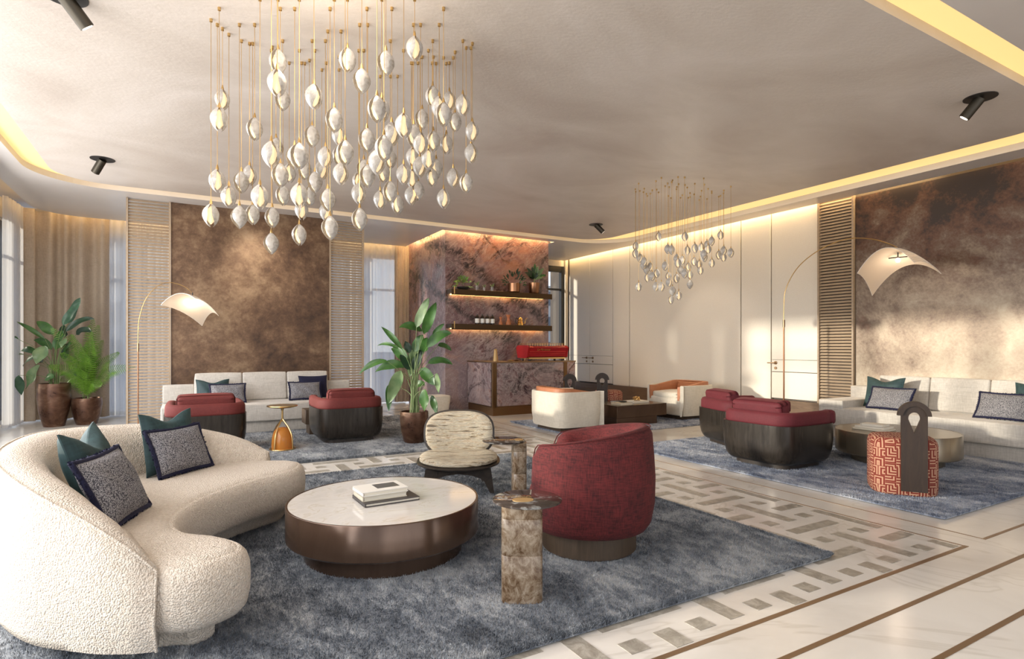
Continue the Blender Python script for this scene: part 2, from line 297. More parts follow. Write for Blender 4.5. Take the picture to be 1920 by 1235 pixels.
    tl = t.nodes.new('ShaderNodeBsdfTranslucent'); tl.inputs[0].default_value = (0.9, 0.78, 0.65, 1); mx = t.nodes.new('ShaderNodeMixShader'); mx.inputs[0].default_value = 0.45
    t.links.new(p.outputs[0], mx.inputs[1]); t.links.new(tl.outputs[0], mx.inputs[2]); t2 = t.nodes.new('ShaderNodeBsdfTransparent'); m2 = t.nodes.new('ShaderNodeMixShader'); m2.inputs[0].default_value = 0.62
    t.links.new(t2.outputs[0], m2.inputs[1]); t.links.new(mx.outputs[0], m2.inputs[2]); t.links.new(m2.outputs[0], t.nodes['Material Output'].inputs[0]); M['lamp_shade'] = m
    simple('bare_white', (0.75, 0.72, 0.66), 0.6); simple('book_cream', (0.62, 0.56, 0.44), 0.6); simple('book_white', (0.75, 0.72, 0.66), 0.6)
    simple('book_dark', (0.07, 0.06, 0.058), 0.45); simple('pages', (0.72, 0.67, 0.56), 0.9); simple('photo_print', (0.10, 0.095, 0.09), 0.4)
    simple('red_enamel', (0.42, 0.02, 0.025), 0.18, 0.3); simple('bottle_glass', (0.02, 0.012, 0.01), 0.1); simple('label', (0.75, 0.73, 0.68), 0.7)
    simple('facade', (0.55, 0.53, 0.5), 0.9); simple('facade_dark', (0.10, 0.12, 0.15), 0.3); simple('street', (0.25, 0.25, 0.27), 0.9)
mk()

# ------------------------------------------------------------------ mesh helpers
class MB:
    def __init__(s): s.v = []; s.f = []; s.uv = None
    def add(s, vs, fs):
        o = len(s.v); s.v += [tuple(p) for p in vs]; s.f += [tuple(i + o for i in f) for f in fs]; return s
    def box(s, c, d, rz=0, mat=None):
        hx, hy, hz = d[0] / 2, d[1] / 2, d[2] / 2
        vs = [Vector((x, y, z)) for x in (-hx, hx) for y in (-hy, hy) for z in (-hz, hz)]
        if mat is not None: vs = [mat @ q for q in vs]
        elif rz: R = Matrix.Rotation(rz, 3, 'Z'); vs = [R @ q for q in vs]
        vs = [q + Vector(c) for q in vs]
        return s.add(vs, [(0, 1, 3, 2), (4, 6, 7, 5), (0, 4, 5, 1), (2, 3, 7, 6), (0, 2, 6, 4), (1, 5, 7, 3)])
    def loft(s, rings, cap0=True, cap1=True, closed=True):
        n = len(rings[0]); vs = [p for r in rings for p in r]; fs = []
        for i in range(len(rings) - 1):
            for j in range(n if closed else n - 1):
                k = (j + 1) % n; fs.append((i * n + j, i * n + k, (i + 1) * n + k, (i + 1) * n + j))
        if cap0: fs.append(tuple(reversed(range(n))))
        if cap1: fs.append(tuple((len(rings) - 1) * n + j for j in range(n)))
        return s.add(vs, fs)
    def tube(s, pts, r, n=8, cap=True):
        pts = [Vector(p) for p in pts]; rs = r if isinstance(r, (list, tuple)) else [r] * len(pts)
        rings = []; up = None
        for i, p in enumerate(pts):
            t = (pts[min(i + 1, len(pts) - 1)] - pts[max(i - 1, 0)]).normalized()
            if up is None: up = t.orthogonal().normalized()
            up = (up - t * up.dot(t)).normalized(); b = t.cross(up)
            rings.append([p + (up * math.cos(2 * PI * k / n) + b * math.sin(2 * PI * k / n)) * rs[i] for k in range(n)])
        return s.loft(rings, cap, cap)
    def lathe(s, prof, n=32, c=(0, 0, 0), cap0=True, cap1=True):
        return s.loft([[(c[0] + r * math.cos(2 * PI * k / n), c[1] + r * math.sin(2 * PI * k / n), c[2] + z) for k in range(n)] for r, z in prof], cap0, cap1)
    def prism(s, pts, d0, d1, axis='Z', off=(0, 0, 0)):
        def P3(p, d):
            q = {'Z': (p[0], p[1], d), 'Y': (p[0], d, p[1]), 'X': (d, p[0], p[1])}[axis]
            return (q[0] + off[0], q[1] + off[1], q[2] + off[2])
        return s.loft([[P3(p, d0) for p in pts], [P3(p, d1) for p in pts]])
    def rbox(s, c, d, r=0.03, seg=3, mat=None, puff=0):
        bm = bmesh.new(); bmesh.ops.create_cube(bm, size=1)
        for v in bm.verts: v.co = Vector((v.co.x * d[0], v.co.y * d[1], v.co.z * d[2]))
        if puff:
            bmesh.ops.subdivide_edges(bm, edges=bm.edges[:], cuts=5, use_grid_fill=True)
            for v in bm.verts:
                q = [abs(v.co[i]) / (d[i] / 2) for i in range(3)]
                for i in range(3):
                    if q[i] > 0.999:
                        o = [q[j] for j in range(3) if j != i]; v.co[i] += math.copysign(puff * (1 - o[0] ** 2) * (1 - o[1] ** 2), v.co[i])
            sharp = [e for e in bm.edges if len(e.link_faces) == 2 and e.calc_face_angle(0) > 0.9]
            bmesh.ops.bevel(bm, geom=sharp, offset=r, segments=seg, affect='EDGES', profile=0.6)
        else:
            bmesh.ops.bevel(bm, geom=bm.edges[:], offset=r, segments=seg, affect='EDGES', profile=0.6)
        vs = [(mat @ v.co if mat is not None else v.co) + Vector(c) for v in bm.verts]; bm.verts.index_update()
        fs = [tuple(v.index for v in f.verts) for f in bm.faces]; bm.free(); return s.add(vs, fs)
    def build(s, name, mat, parent=None, smooth=True, ang=40, fix=True):
        me = bpy.data.meshes.new(name); me.from_pydata(s.v, [], s.f); me.update()
        if fix:
            bm = bmesh.new(); bm.from_mesh(me); bmesh.ops.recalc_face_normals(bm, faces=bm.faces[:])
            if smooth:
                for f in bm.faces: f.smooth = True
                for e in bm.edges:
                    if len(e.link_faces) == 2 and e.calc_face_angle(0) > math.radians(ang): e.smooth = False
            bm.to_mesh(me); bm.free()
        me.materials.append(M[mat] if isinstance(mat, str) else mat)
        o = bpy.data.objects.new(name, me); COL.objects.link(o)
        if parent: o.parent = parent
        return o
def sup(rx, ry, z, n=2.0, N=48, c=(0, 0)):
    out = []
    for k in range(N):
        t = 2 * PI * k / N; ct, st = math.cos(t), math.sin(t)
        out.append((c[0] + rx * math.copysign(abs(ct) ** (2 / n), ct), c[1] + ry * math.copysign(abs(st) ** (2 / n), st), z))
    return out
def rrect(x0, y0, x1, y1, r, seg=10):
    out = []
    for cx, cy, a0 in ((x1 - r, y1 - r, 0), (x0 + r, y1 - r, PI / 2), (x0 + r, y0 + r, PI), (x1 - r, y0 + r, 1.5 * PI)):
        for k in range(seg + 1):
            t = a0 + PI / 2 * k / seg; out.append((cx + r * math.cos(t), cy + r * math.sin(t)))
    return out
def cr(pts, n, closed=False):
    pts = [Vector(p) for p in pts]; m = len(pts); out = []
    segs = m if closed else m - 1
    for i in range(segs):
        g = (lambda j: pts[j % m]) if closed else (lambda j: pts[max(0, min(m - 1, j))])
        p0, p1, p2, p3 = g(i - 1), g(i), g(i + 1), g(i + 2)
        for k in range(n):
            t = k / n; out.append(0.5 * ((2 * p1) + (p2 - p0) * t + (2 * p0 - 5 * p1 + 4 * p2 - p3) * t * t + (3 * p1 - p0 - 3 * p2 + p3) * t ** 3))
    if not closed: out.append(pts[-1])
    return out
def tag(o, label=None, cat=None, group=None, kind=None):
    for k, v in (('label', label), ('category', cat), ('group', group), ('kind', kind)):
        if v: o[k] = v
    return o
def thing(name, label, cat, loc=(0, 0, 0), rz=0, group=None):
    o = bpy.data.objects.new(name, None); COL.objects.link(o); o.location = loc; o.rotation_euler = (0, 0, rz); o.empty_display_size = 0.1
    return tag(o, label, cat, group)
def kids(o, allo): return [c for c in allo if c.parent == o]
def copy_tree(o, loc=None, rz=None, label=None, group=None):
    def rec(s, par):
        c = s.copy(); COL.objects.link(c); c.parent = par
        for k in list(s.children): rec(k, c)
        return c
    c = rec(o, None)
    if loc is not None: c.location = loc
    if rz is not None: c.rotation_euler = (0, 0, rz)
    return tag(c, label, None, group)
def struct(o): o['kind'] = 'structure'; return o
def P2(px, py, z):  # measured point of the photograph -> place in the room
    d = 1074.7 * (H - z) / (py - 650); l = (px - 960) / 1074.7 * d
    q = FW * d + RT * l; return Vector((q.x, q.y, z))

# ------------------------------------------------------------------ floor
ZS = 3.74
b = MB(); b.box((3.4, 4.5, -0.1), (13.2, 19.2, 0.2)); FLOOR = struct(b.build('floor', 'marble', smooth=False))
def strip(x0, y0, x1, y1, name='metal_strip'):
    b = MB(); b.box(((x0 + x1) / 2, (y0 + y1) / 2, 0.0005), (x1 - x0, y1 - y0, 0.003)); return b.build(name, 'inlay', FLOOR, False)
strip(-2.0, 1.822, 4.607, 1.85); strip(4.588, 1.85, 4.602, 11.6); strip(4.872, 1.85, 4.884, 9.8); strip(4.872, 1.83, 9.3, 1.852)
strip(-2.6, 1.553, 9.3, 1.58); strip(-2.6, 1.22, 9.3, 1.247)
def rects():
    s = 0.425; out = []
    for i in range(-15, 3):
        for j in range(-1, 24):
            cx = 4.10 + s * i; cy = 2.18 + s * j
            if (i + j) % 2 == 0: out.append((cx - .0525, cy - .26, cx + .0525, cy + .26))
            else: out.append((cx - .26, cy - .0475, cx + .26, cy + .0475))
            out.append((cx + .2125 - .055, cy + .2125 - .05, cx + .2125 + .055, cy + .2125 + .05))
    res = []
    for x0, y0, x1, y1 in out:
        x0, x1 = max(x0, -2.0), min(x1, 4.56); y0, y1 = max(y0, 1.862), min(y1, 12.0)
        if x1 - x0 < .02 or y1 - y0 < .02: continue
        if x1 > -0.9 and x0 > -0.9 and x1 < 3.58 and (y0 > 2.2 and y1 < 6.17 or y0 > 7.0 and y1 < 10.7): continue
        res.append((x0, y0, x1, y1))
    res.sort(key=lambda r: math.hypot((r[0] + r[2]) / 2, (r[1] + r[3]) / 2)); return res
rr = rects(); rest = MB()
for k, (x0, y0, x1, y1) in enumerate(rr):
    if (x0 + x1) / 2 * FW.x + (y0 + y1) / 2 * FW.y < 1.9: continue
    if k < 290:
        b = MB(); b.box(((x0 + x1) / 2, (y0 + y1) / 2, 0.0008), (x1 - x0, y1 - y0, 0.003)); b.build('stone_tile', 'stone', FLOOR, False)
    else: rest.box(((x0 + x1) / 2, (y0 + y1) / 2, 0.0008), (x1 - x0, y1 - y0, 0.003))
if rest.v: rest.build('stone_tiles', 'stone', FLOOR, False)['kind'] = 'stuff'

# ------------------------------------------------------------------ ceiling
def slab_with_hole(outer, inner, z0, z1, name, mat):
    bm = bmesh.new()
    def loop(pts, z): return [bm.verts.new((p[0], p[1], z)) for p in pts]
    for z in (z0, z1):
        a = loop(outer, z); c = loop(inner, z) if inner else None
        ed = [bm.edges.new((a[i], a[(i + 1) % len(a)])) for i in range(len(a))]
        if c: ed += [bm.edges.new((c[i], c[(i + 1) % len(c)])) for i in range(len(c))]
        bmesh.ops.triangle_fill(bm, edges=ed, use_beauty=True)
        if z == z0: a0, c0 = a, c
    for i in range(len(a)): bm.faces.new((a0[i], a0[(i + 1) % len(a)], a[(i + 1) % len(a)], a[i]))
    if c:
        for i in range(len(c)): bm.faces.new((c0[i], c[i], c[(i + 1) % len(c)], c0[(i + 1) % len(c)]))
    bmesh.ops.recalc_face_normals(bm, faces=bm.faces[:])
    me = bpy.data.meshes.new(name); bm.to_mesh(me); bm.free(); me.materials.append(M[mat]); o = bpy.data.objects.new(name, me); COL.objects.link(o); return o
LIP = rrect(-1.84, 1.96, 8.79, 10.60, 0.95, 14)
INN = rrect(-1.55, 2.22, 8.15, 10.28, 0.62, 14)
out = [(-2.25, -5)] + [(-2.25, 12.4)] + [(-1.55 - 0.7 * math.cos(t), 12.4 + 0.7 * math.sin(t)) for t in [PI / 2 * k / 8 for k in range(1, 9)]]
out += [(4.60, 13.1), (4.60, 10.86), (7.35, 10.86), (7.35, 13.1), (9.2, 13.1), (9.2, -5)]
sof = struct(slab_with_hole(out, LIP, ZS, ZS + 0.085, 'trim_1', 'soffit'))
inn = struct(slab_with_hole(INN, None, ZS, ZS + 0.085, 'ceiling', 'stucco'))
b = MB(); b.box((3.4, 4.5, ZS + 0.42), (13.2, 19.2, 0.3)); struct(b.build('ceiling_slab', 'cream_wall', smooth=False))
# cove diffuser between the two ceiling planes
cv = tag(slab_with_hole(rrect(-1.87, 1.93, 8.82, 10.63, 0.95, 14), rrect(-1.5, 2.27, 8.1, 10.23, 0.6, 14), ZS + 0.088, ZS + 0.10, 'cove_light', 'cove'),
    'warm glowing light slot running round the raised stucco ceiling', 'ceiling light')
# hidden wall-wash strips above the soffit gap
def led(name, label, c, d, grp=None, m='strip'):
    b = MB(); b.box(c, d); return tag(b.build(name, m, None, False), label, 'light strip', grp)
led('light_strip', 'warm light strip along the top of the cream panelled right wall', (9.27, 8.6, ZS + 0.15), (0.1, 9.0, 0.02), None, 'strip_wall')
led('light_strip', 'warm light strip along the top of the right bronze wall panel', (9.25, 0.5, ZS + 0.15), (0.04, 7.0, 0.02))
led('light_strip', 'warm light strip above the beige curtains at the back left', (-0.9, 13.14, ZS + 0.14), (2.3, 0.06, 0.02))
led('light_strip', 'warm light strip above the sheer curtain left of the marble bar wall', (3.8, 13.14, ZS + 0.14), (1.6, 0.06, 0.02))
led('light_strip', 'warm light strip on the ceiling edge above the front of the marble bar wall', (6.0, 10.93, ZS + 0.13), (2.5, 0.06, 0.02), None, 'strip_bar')
led('light_strip', 'warm light strip on the ceiling edge above the side of the marble bar wall', (4.66, 12.05, ZS + 0.13), (0.05, 2.0, 0.02), None, 'strip_bar')
led('light_strip', 'warm light strip above the white sheer on the left glass wall', (-2.20, 12.5, ZS + 0.13), (0.05, 1.0, 0.02))

# ------------------------------------------------------------------ right wall
b = MB(); b.box((9.55, 4.5, 1.95), (0.3, 19.2, 3.9)); WR = struct(b.build('wall_right', 'joint', smooth=False))
def wy(px): 
    r = (px - 960) / 1074.7; d = 9.35 / (FW.x + FW.y * r); return d * (FW.y - FW.x * r)
ys = [wy(p) for p in (1068, 1149.5, 1181, 1390, 1447, 1537)]
def panel(y0, y1, par, z0=0.40, z1=3.86, name='panel'):
    b = MB(); b.rbox((9.365, (y0 + y1) / 2, (z0 + z1) / 2), (0.06, abs(y1 - y0) - 0.02, z1 - z0), 0.004, 1); return b.build(name, 'panel', par)
panel(ys[2], ys[1], WR); panel(ys[3], ys[2], WR); panel(ys[4], ys[3], WR)
def door(name, y0, y1, handles, double=False):
    b = MB(); b.box((9.355, (y0 + y1) / 2, 0.39), (0.05, abs(y1 - y0) - 0.02, 0.0)) if 0 else None
    b = MB()
    lo, hi = min(y0, y1) + .01, max(y0, y1) - .01
    parts = [(lo, (lo + hi) / 2 - .004), ((lo + hi) / 2 + .004, hi)] if double else [(lo, hi)]
    for a, c in parts:
        b.rbox((9.365, (a + c) / 2, (0.42 + 0.90) / 2), (0.06, c - a, 0.47), 0.003, 1)
        b.rbox((9.365, (a + c) / 2, (0.905 + 1.115) / 2), (0.06, c - a, 0.21), 0.003, 1)
        b.rbox((9.365, (a + c) / 2, (1.12 + 3.86) / 2), (0.06, c - a, 2.74), 0.003, 1)
    o = struct(b.build(name, 'panel'))
    for y, s in handles:
        h = MB(); h.tube([(9.335, y, 1.06), (9.325, y, 1.06)], 0.032, 20); h.tube([(9.33, y, 1.06), (9.28, y, 1.06), (9.275, y + s * 0.02, 1.06), (9.275, y + s * 0.13, 1.06)], [0.011, 0.011, 0.011, 0.009], 10)
        h.build('door_handle', 'bronze', o); k = MB(); k.tube([(9.335, y, 0.965), (9.322, y, 0.965)], 0.026, 20); k.build('door_lock', 'bronze', o)
    return o
ym = (ys[0] + ys[1]) / 2
door('door_1', ys[0], ys[1], [(wy(1101), 1), (wy(1112.5), 1)], True)
door('door_2', ys[4], ys[5], [(wy(1455.5), 1)])
b = MB(); b.box((9.33, 4.2, 0.2), (0.1, 18, 0.40)); struct(b.build('baseboard_right', 'skirt_wood', smooth=False))
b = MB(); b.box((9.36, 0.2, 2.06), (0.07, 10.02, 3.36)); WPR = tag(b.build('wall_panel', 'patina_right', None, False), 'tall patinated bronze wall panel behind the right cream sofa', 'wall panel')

def louver(name, label, n, width, axis_rot, loc, z0, z1):
    t = thing(name, label, 'screen', loc, axis_rot)
    for sx in (-1, 1):
        b = MB(); b.box((sx * (width / 2 - 0.014), 0, (z0 + z1) / 2), (0.028, 0.07, z1 - z0)); b.build('stile', 'slat_wood', t, False)
    me = None
    for k in range(n):
        z = z0 + (k + 0.5) * (z1 - z0) / n
        if me is None:
            b = MB(); b.box((0, 0, 0), (width - 0.056, 0.010, 0.036), mat=Matrix.Rotation(math.radians(-30), 3, 'X')); o = b.build('slat', 'slat_wood', t, False); me = o.data
        else:
            o = bpy.data.objects.new('slat', me); COL.objects.link(o); o.parent = t
        o.location = (0, 0, z)
    return t
louver('louver_screen', 'beige slatted louver screen left of the brown bronze wall panel', 74, 0.615, 0, (-0.48, 11.02, 0), 0.02, ZS - 0.005)
louver('louver_screen', 'beige slatted louver screen between brown bronze wall panel and sheer curtain', 74, 0.645, 0, (2.70, 11.02, 0), 0.02, ZS - 0.005)
louver('louver_screen', 'beige slatted louver screen between cream wall panels and right bronze panel', 68, 0.60, -PI / 2, (9.31, 5.52, 0), 0.40, ZS - 0.005 + 0.08)
b = MB(); b.box((1.105, 11.08, ZS / 2), (2.55, 0.12, ZS)); WPL = tag(b.build('wall_panel', 'patina_left', None, False), 'large brown patinated bronze wall panel behind the far left sofa', 'wall panel')

# ------------------------------------------------------------------ back and left walls (glazing)
def window(name, horiz, a0, a1, plane, z0, z1, nv, trans, fm, fw=0.06, base=True):
    """glazed opening: axis along x (horiz) or y"""
    o = MB()
    def bx(c0, c1, za, zb, dep=0.10):
        c = ((c0 + c1) / 2, plane, (za + zb) / 2) if horiz else (plane, (c0 + c1) / 2, (za + zb) / 2)
        d = (c1 - c0, dep, zb - za) if horiz else (dep, c1 - c0, zb - za)
        return c, d
    o.box(*bx(a0, a1, z0, z0 + fw)); o.box(*bx(a0, a1, z1 - fw, z1))
    fr = struct(o.build(name, fm, smooth=False))
    cs = [a0 + (a1 - a0) * k / nv for k in range(nv + 1)]
    for c in cs:
        q = MB(); q.box(*bx(c - fw / 2, c + fw / 2, z0, z1, 0.12)); q.build('mullion', fm, fr, False)
    for z in trans:
        for k in range(nv):
            q = MB(); q.box(*bx(cs[k] + fw / 2, cs[k + 1] - fw / 2, z - 0.025, z + 0.025, 0.08)); q.build('transom', fm, fr, False)
    for k in range(nv):
        q = MB(); q.box(*bx(cs[k] + fw / 2, cs[k + 1] - fw / 2, z0 + fw, z1 - fw, 0.012)); q.build('pane', 'wglass', fr, False)
    return fr
# left glass wall
window('window_1', False, -5.0, 13.5, -2.75, 0.02, 3.55, 12, [2.85], 'white_frame', 0.09)
b = MB(); b.box((-2.75, 4.3, 3.72), (0.16, 18.8, 0.34)); struct(b.build('wall_left', 'cream_wall', smooth=False))
b = MB(); b.box((-2.78, 12.72, 1.8), (0.2, 0.30, 3.4)); struct(b.build('trim_2', 'grey_frame', smooth=False))
for k, y in enumerate((1.3, 6.1, 11.4)):  # unseen piers, placed to break the incoming sun into stripes
    b = MB(); b.box((-2.78, y, 1.87), (0.32, 0.5, 3.7)); struct(b.build('trim_%d' % (k + 3), 'cream_wall', smooth=False))
# back wall
window('window_2', True, -2.75, 4.7, 13.55, 0.02, 3.55, 6, [2.72], 'white_frame', 0.08)
b = MB(); b.box((1.0, 13.55, 3.72), (7.6, 0.16, 0.34)); b.box((8.4, 13.3, 3.8), (2.2, 0.16, 0.4)); struct(b.build('wall_back', 'cream_wall', smooth=False))
window('window_3', True, 7.2, 9.26, 13.28, 0.02, 3.60, 2, [2.95], 'black_frame', 0.16)
b = MB(); b.box((9.32, 13.2, 1.9), (0.10, 0.1, 3.8)); struct(b.build('trim_8', 'cream_wall', smooth=False))
window('window_4', True, -2.75, 9.4, -5.0, 0.02, 3.6, 3, [2.85], 'white_frame', 0.09)
# street and buildings beyond the glass
b = MB(); b.box((0, 60, -0.6), (260, 260, 0.4)); tag(b.build('pavement', 'street', smooth=False), 'grey street paving outside beyond the windows', 'pavement', None, 'structure')
def building(x, y, w_, d_, h_, nx, nz, label):
    t = thing('building', label, 'building', (x, y, -0.4))
    b = MB(); b.box((0, 0, h_ / 2), (w_, d_, h_)); b.build('facade', 'facade', t, False)
    me = None
    for i in range(nx):
        for k in range(nz):
            if me is None:
                b = MB(); b.box((0, 0, 0), (w_ / nx * 0.55, 0.2, h_ / nz * 0.55)); o = b.build('window', 'facade_dark', t, False); me = o.data
            else: o = bpy.data.objects.new('window', me); COL.objects.link(o); o.parent = t
            o.location = (-w_ / 2 + w_ / nx * (i + .5), -d_ / 2 - 0.02, h_ / nz * (k + .5))
building(3, 60, 26, 10, 12, 8, 4, 'pale office building seen through sheer curtain left of marble wall')
building(38, 62, 22, 10, 9, 7, 3, 'pale low building seen through the dark framed window right of bar')
building(-22, 48, 12, 10, 6, 5, 2, 'low grey building seen through the left glass wall')

# ------------------------------------------------------------------ curtains
def curtain(name, label, path, z0, z1, amp, per, mat, grp=None):
    pts = cr(path, 40); L = [0]
    for a, c in zip(pts, pts[1:]): L.append(L[-1] + (c - a).length)
    N = int(L[-1] / per * 10); rows = []
    top = []; k = 0
    for i in range(N + 1):
        s = L[-1] * i / N
        while k < len(L) - 2 and L[k + 1] < s: k += 1
        f = (s - L[k]) / max(1e-6, L[k + 1] - L[k]); p = pts[k].lerp(pts[k + 1], f); t = (pts[k + 1] - pts[k]).normalized(); nrm = Vector((-t.y, t.x, 0))
        ph = 2 * PI * s / per
        top.append((p, nrm, math.sin(ph + 0.8 * math.sin(ph * 0.37)) + 0.3 * math.sin(ph * 0.5 + 1)))
    for j in range(5):
        z = z1 + (z0 - z1) * j / 4
        rows.append([(*(p + nrm * (w_ * amp * (0.85 + 0.15 * j / 4)))[:2], z) for p, nrm, w_ in top])
    b = MB(); b.loft(rows, False, False, False); o = b.build(name, mat, None, True, 180)
    return tag(o, label, 'curtain', grp)
curtain('curtain', 'heavy beige curtain hanging in the back left corner behind the potted plants', [(-2.42, 12.95, 0), (-2.28, 13.2, 0), (-2.0, 13.28, 0), (-1.6, 13.3, 0), (-1.22, 13.3, 0)], 0.03, 3.8, 0.09, 0.26, 'drape')
curtain('sheer_curtain', 'white sheer curtain between beige curtain and left louver screen', [(-1.25, 13.33, 0), (-0.5, 13.33, 0), (0.3, 13.33, 0)], 0.03, 3.8, 0.03, 0.11, 'sheer')
curtain('sheer_curtain', 'white sheer curtain gathered at the left glass wall', [(-2.50, 12.12, 0), (-2.47, 12.5, 0), (-2.45, 12.93, 0)], 0.03, 3.8, 0.035, 0.12, 'sheer')
curtain('sheer_curtain', 'white sheer curtain between middle louver screen and marble bar wall', [(2.2, 13.3, 0), (3.4, 13.3, 0), (4.52, 13.3, 0)], 0.03, 3.8, 0.035, 0.16, 'sheer')
curtain('curtain', 'narrow beige curtain beside the left edge of marble bar wall', [(4.38, 13.26, 0), (4.6, 13.26, 0), (4.84, 13.26, 0)], 0.03, 3.8, 0.035, 0.1, 'drape')

# ------------------------------------------------------------------ marble bar wall, shelves, counter
b = MB(); b.box((6.0, 12.1, 1.95), (2.56, 2.2, 3.9)); struct(b.build('wall_bar', 'purple_marble', smooth=False))
def shelf(z, label, grp):
    t = thing('wall_shelf', label, 'shelf', (5.97, 10.86, z), 0)
    b = MB(); b.rbox((0, 0, 0), (2.46, 0.27, 0.085), 0.004, 1); b.build('shelf_board', 'shelf_metal', t)
    b = MB(); b.box((0, 0.10, -0.048), (2.3, 0.04, 0.010)); b.build('light_strip', 'shelf_strip', t, False)
    b = MB(); b.box((0, -0.128, -0.058), (2.46, 0.012, 0.036)); b.build('front_lip', 'shelf_metal', t, False)
    b = MB(); b.box((-1.17, -0.14, 0.02), (0.02, 0.012, 0.15)); b.build('bracket', 'brass', t, False)
shelf(2.49, 'upper bronze wall shelf with plants on the marble wall', None); shelf(1.78, 'lower bronze wall shelf with bottles on the marble wall', None)
t = thing('bar_counter', 'purple marble bar counter with brass strips and plinth', 'counter', (0, 0, 0))
X0, X1, Y0, Y1 = 5.22, 7.20, 9.85, 10.50
b = MB(); b.rbox(((X0 + X1) / 2 + .03, (Y0 + Y1) / 2, 0.60), (X1 - X0 - .06, Y1 - Y0 - .04, 0.86), 0.006, 1); b.build('counter_body', 'bronze', t)
b = MB(); b.rbox((5.31 + 1.60 / 2, Y0 + .02, 0.61), (1.575, 0.04, 0.85), 0.004, 1); b.build('front_panel', 'purple_marble_b', t)
b = MB(); b.rbox(((6.99 + X1) / 2, Y0 + .02, 0.61), (X1 - 6.99, 0.04, 0.85), 0.004, 1); b.build('front_panel', 'purple_marble_b', t)
b = MB(); b.rbox((X0 + .02, (Y0 + .09 + 10.98) / 2, 0.61), (0.04, 10.98 - Y0 - .09, 0.85), 0.004, 1); b.build('side_panel', 'purple_marble_b', t)
for xc in (5.262, 6.945):
    for k in range(5):
        b = MB(); b.box((xc - 0.034 + 0.017 * k, Y0 + .022, 0.60), (0.011, 0.05, 0.87)); b.build('brass_rib', 'aged_brass', t, False)
b = MB(); b.rbox(((X0 + X1) / 2, (Y0 + Y1) / 2, 1.047), (X1 - X0 + .02, Y1 - Y0 + .02, 0.026), 0.004, 1); b.rbox((X0 + .3, 10.74, 1.047), (0.62, 0.5, 0.026), 0.004, 1); b.build('counter_top', 'bronze', t)
b = MB(); b.box(((X0 + X1) / 2 + .01, (Y0 + Y1) / 2 + .02, 0.085), (X1 - X0 - .02, Y1 - Y0, 0.17)); b.box((X0 + .04, 10.73, .085), (.04, .5, .17)); b.build('plinth', 'aged_brass', t, False)
CT = 1.061
# espresso machine
t = thing('espresso_machine', 'red enamel espresso machine with brass rail on bar counter', 'coffee machine', (6.56, 10.14, CT))
prof = [(-0.19, 0.09), (-0.21, 0.2), (-0.24, 0.27), (-0.17, 0.31), (0.17, 0.31), (0.23, 0.27), (0.2, 0.15), (0.17, 0.07), (-0.15, 0.07)]
b = MB(); b.prism(prof, -0.46, 0.46, 'X'); b.build('body', 'red_enamel', t, ang=30)
for s in (-1, 1):
    b = MB(); b.prism([(y * 1.06, (z - .19) * 1.08 + .19) for y, z in prof], s * 0.46, s * 0.50, 'X'); b.build('end_cap', 'red_enamel', t, ang=30)
    for yy in (-.14, .14):
        b = MB(); b.lathe([(0.022, 0), (0.026, 0.02), (0.018, 0.075)], 12, (s * 0.4, yy, 0)); b.build('foot', 'black', t)
b = MB(); b.box((0, -0.02, 0.055), (0.9, 0.34, 0.03)); b.build('drip_tray', 'brass', t, False)
b = MB()
for z in (0.335, 0.36): b.tube([(-.46, -.15, z), (.46, -.15, z)], 0.004, 6); b.tube([(-.46, .15, z), (.46, .15, z)], 0.004, 6)
for k in range(16): b.tube([(-.46 + .92 * k / 15, -.15, .31), (-.46 + .92 * k / 15, -.15, .365)], 0.004, 6)
b.build('cup_rail', 'brass', t)
for k in range(3):
    b = MB(); b.tube([(-.45, -0.208 + 0.018 * k, 0.185 - 0.04 * k), (.45, -0.208 + 0.018 * k, 0.185 - 0.04 * k)], 0.012, 8); b.build('trim_line', 'red_enamel', t)
cu = bpy.data.curves.new('badge', 'FONT'); cu.body = 'LaMarzocco'.replace('Marzocco', ' Marzocco'); cu.size = 0.062; cu.extrude = 0.002; cu.align_x = 'CENTER'; cu.shear = 0.3
tmp = bpy.data.objects.new('badge', cu); COL.objects.link(tmp); bpy.context.view_layer.update()
me = bpy.data.meshes.new_from_object(tmp.evaluated_get(bpy.context.evaluated_depsgraph_get())); bpy.data.objects.remove(tmp)
me.materials.clear(); me.materials.append(M['gold']); o = bpy.data.objects.new('badge_lettering', me); COL.objects.link(o); o.parent = t; o.location = (-0.12, -0.232, 0.215); o.rotation_euler = (PI / 2 + 0.25, 0, 0)
# small counter things
def lathe_thing(name, label, cat, loc, prof, mat, grp=None, extra=None, n=24):
    t = thing(name, label, cat, loc, 0, grp); b = MB(); b.lathe(prof, n); b.build('body', mat, t)
    for nm, pf, m in (extra or []): b = MB(); b.lathe(pf, n); b.build(nm, m, t)
    return t
lathe_thing('canister', 'tall tapered brass canister on bar counter', 'canister', (5.42, 10.1, CT), [(0.055, 0), (0.052, 0.03), (0.034, 0.2), (0.03, 0.225)], 'matte_gold', None, [('lid', [(0.032, 0.225), (0.026, 0.24), (0.008, 0.245)], 'brass')])
lathe_thing('saucer', 'small brass dish on bar counter beside the tall canister', 'dish', (5.74, 10.05, CT), [(0.03, 0), (0.06, 0.012), (0.056, 0.02), (0.02, 0.01)], 'brass')
lathe_thing('saucer', 'low brass bowl on bar counter in the middle of the small dishes', 'dish', (5.90, 10.1, CT), [(0.03, 0), (0.07, 0.02), (0.066, 0.026), (0.02, 0.01)], 'bronze')
lathe_thing('cup', 'small brass cup on bar counter next to the espresso machine', 'cup', (6.03, 9.98, CT), [(0.02, 0), (0.032, 0.05), (0.028, 0.05), (0.02, 0.012)], 'chrome')
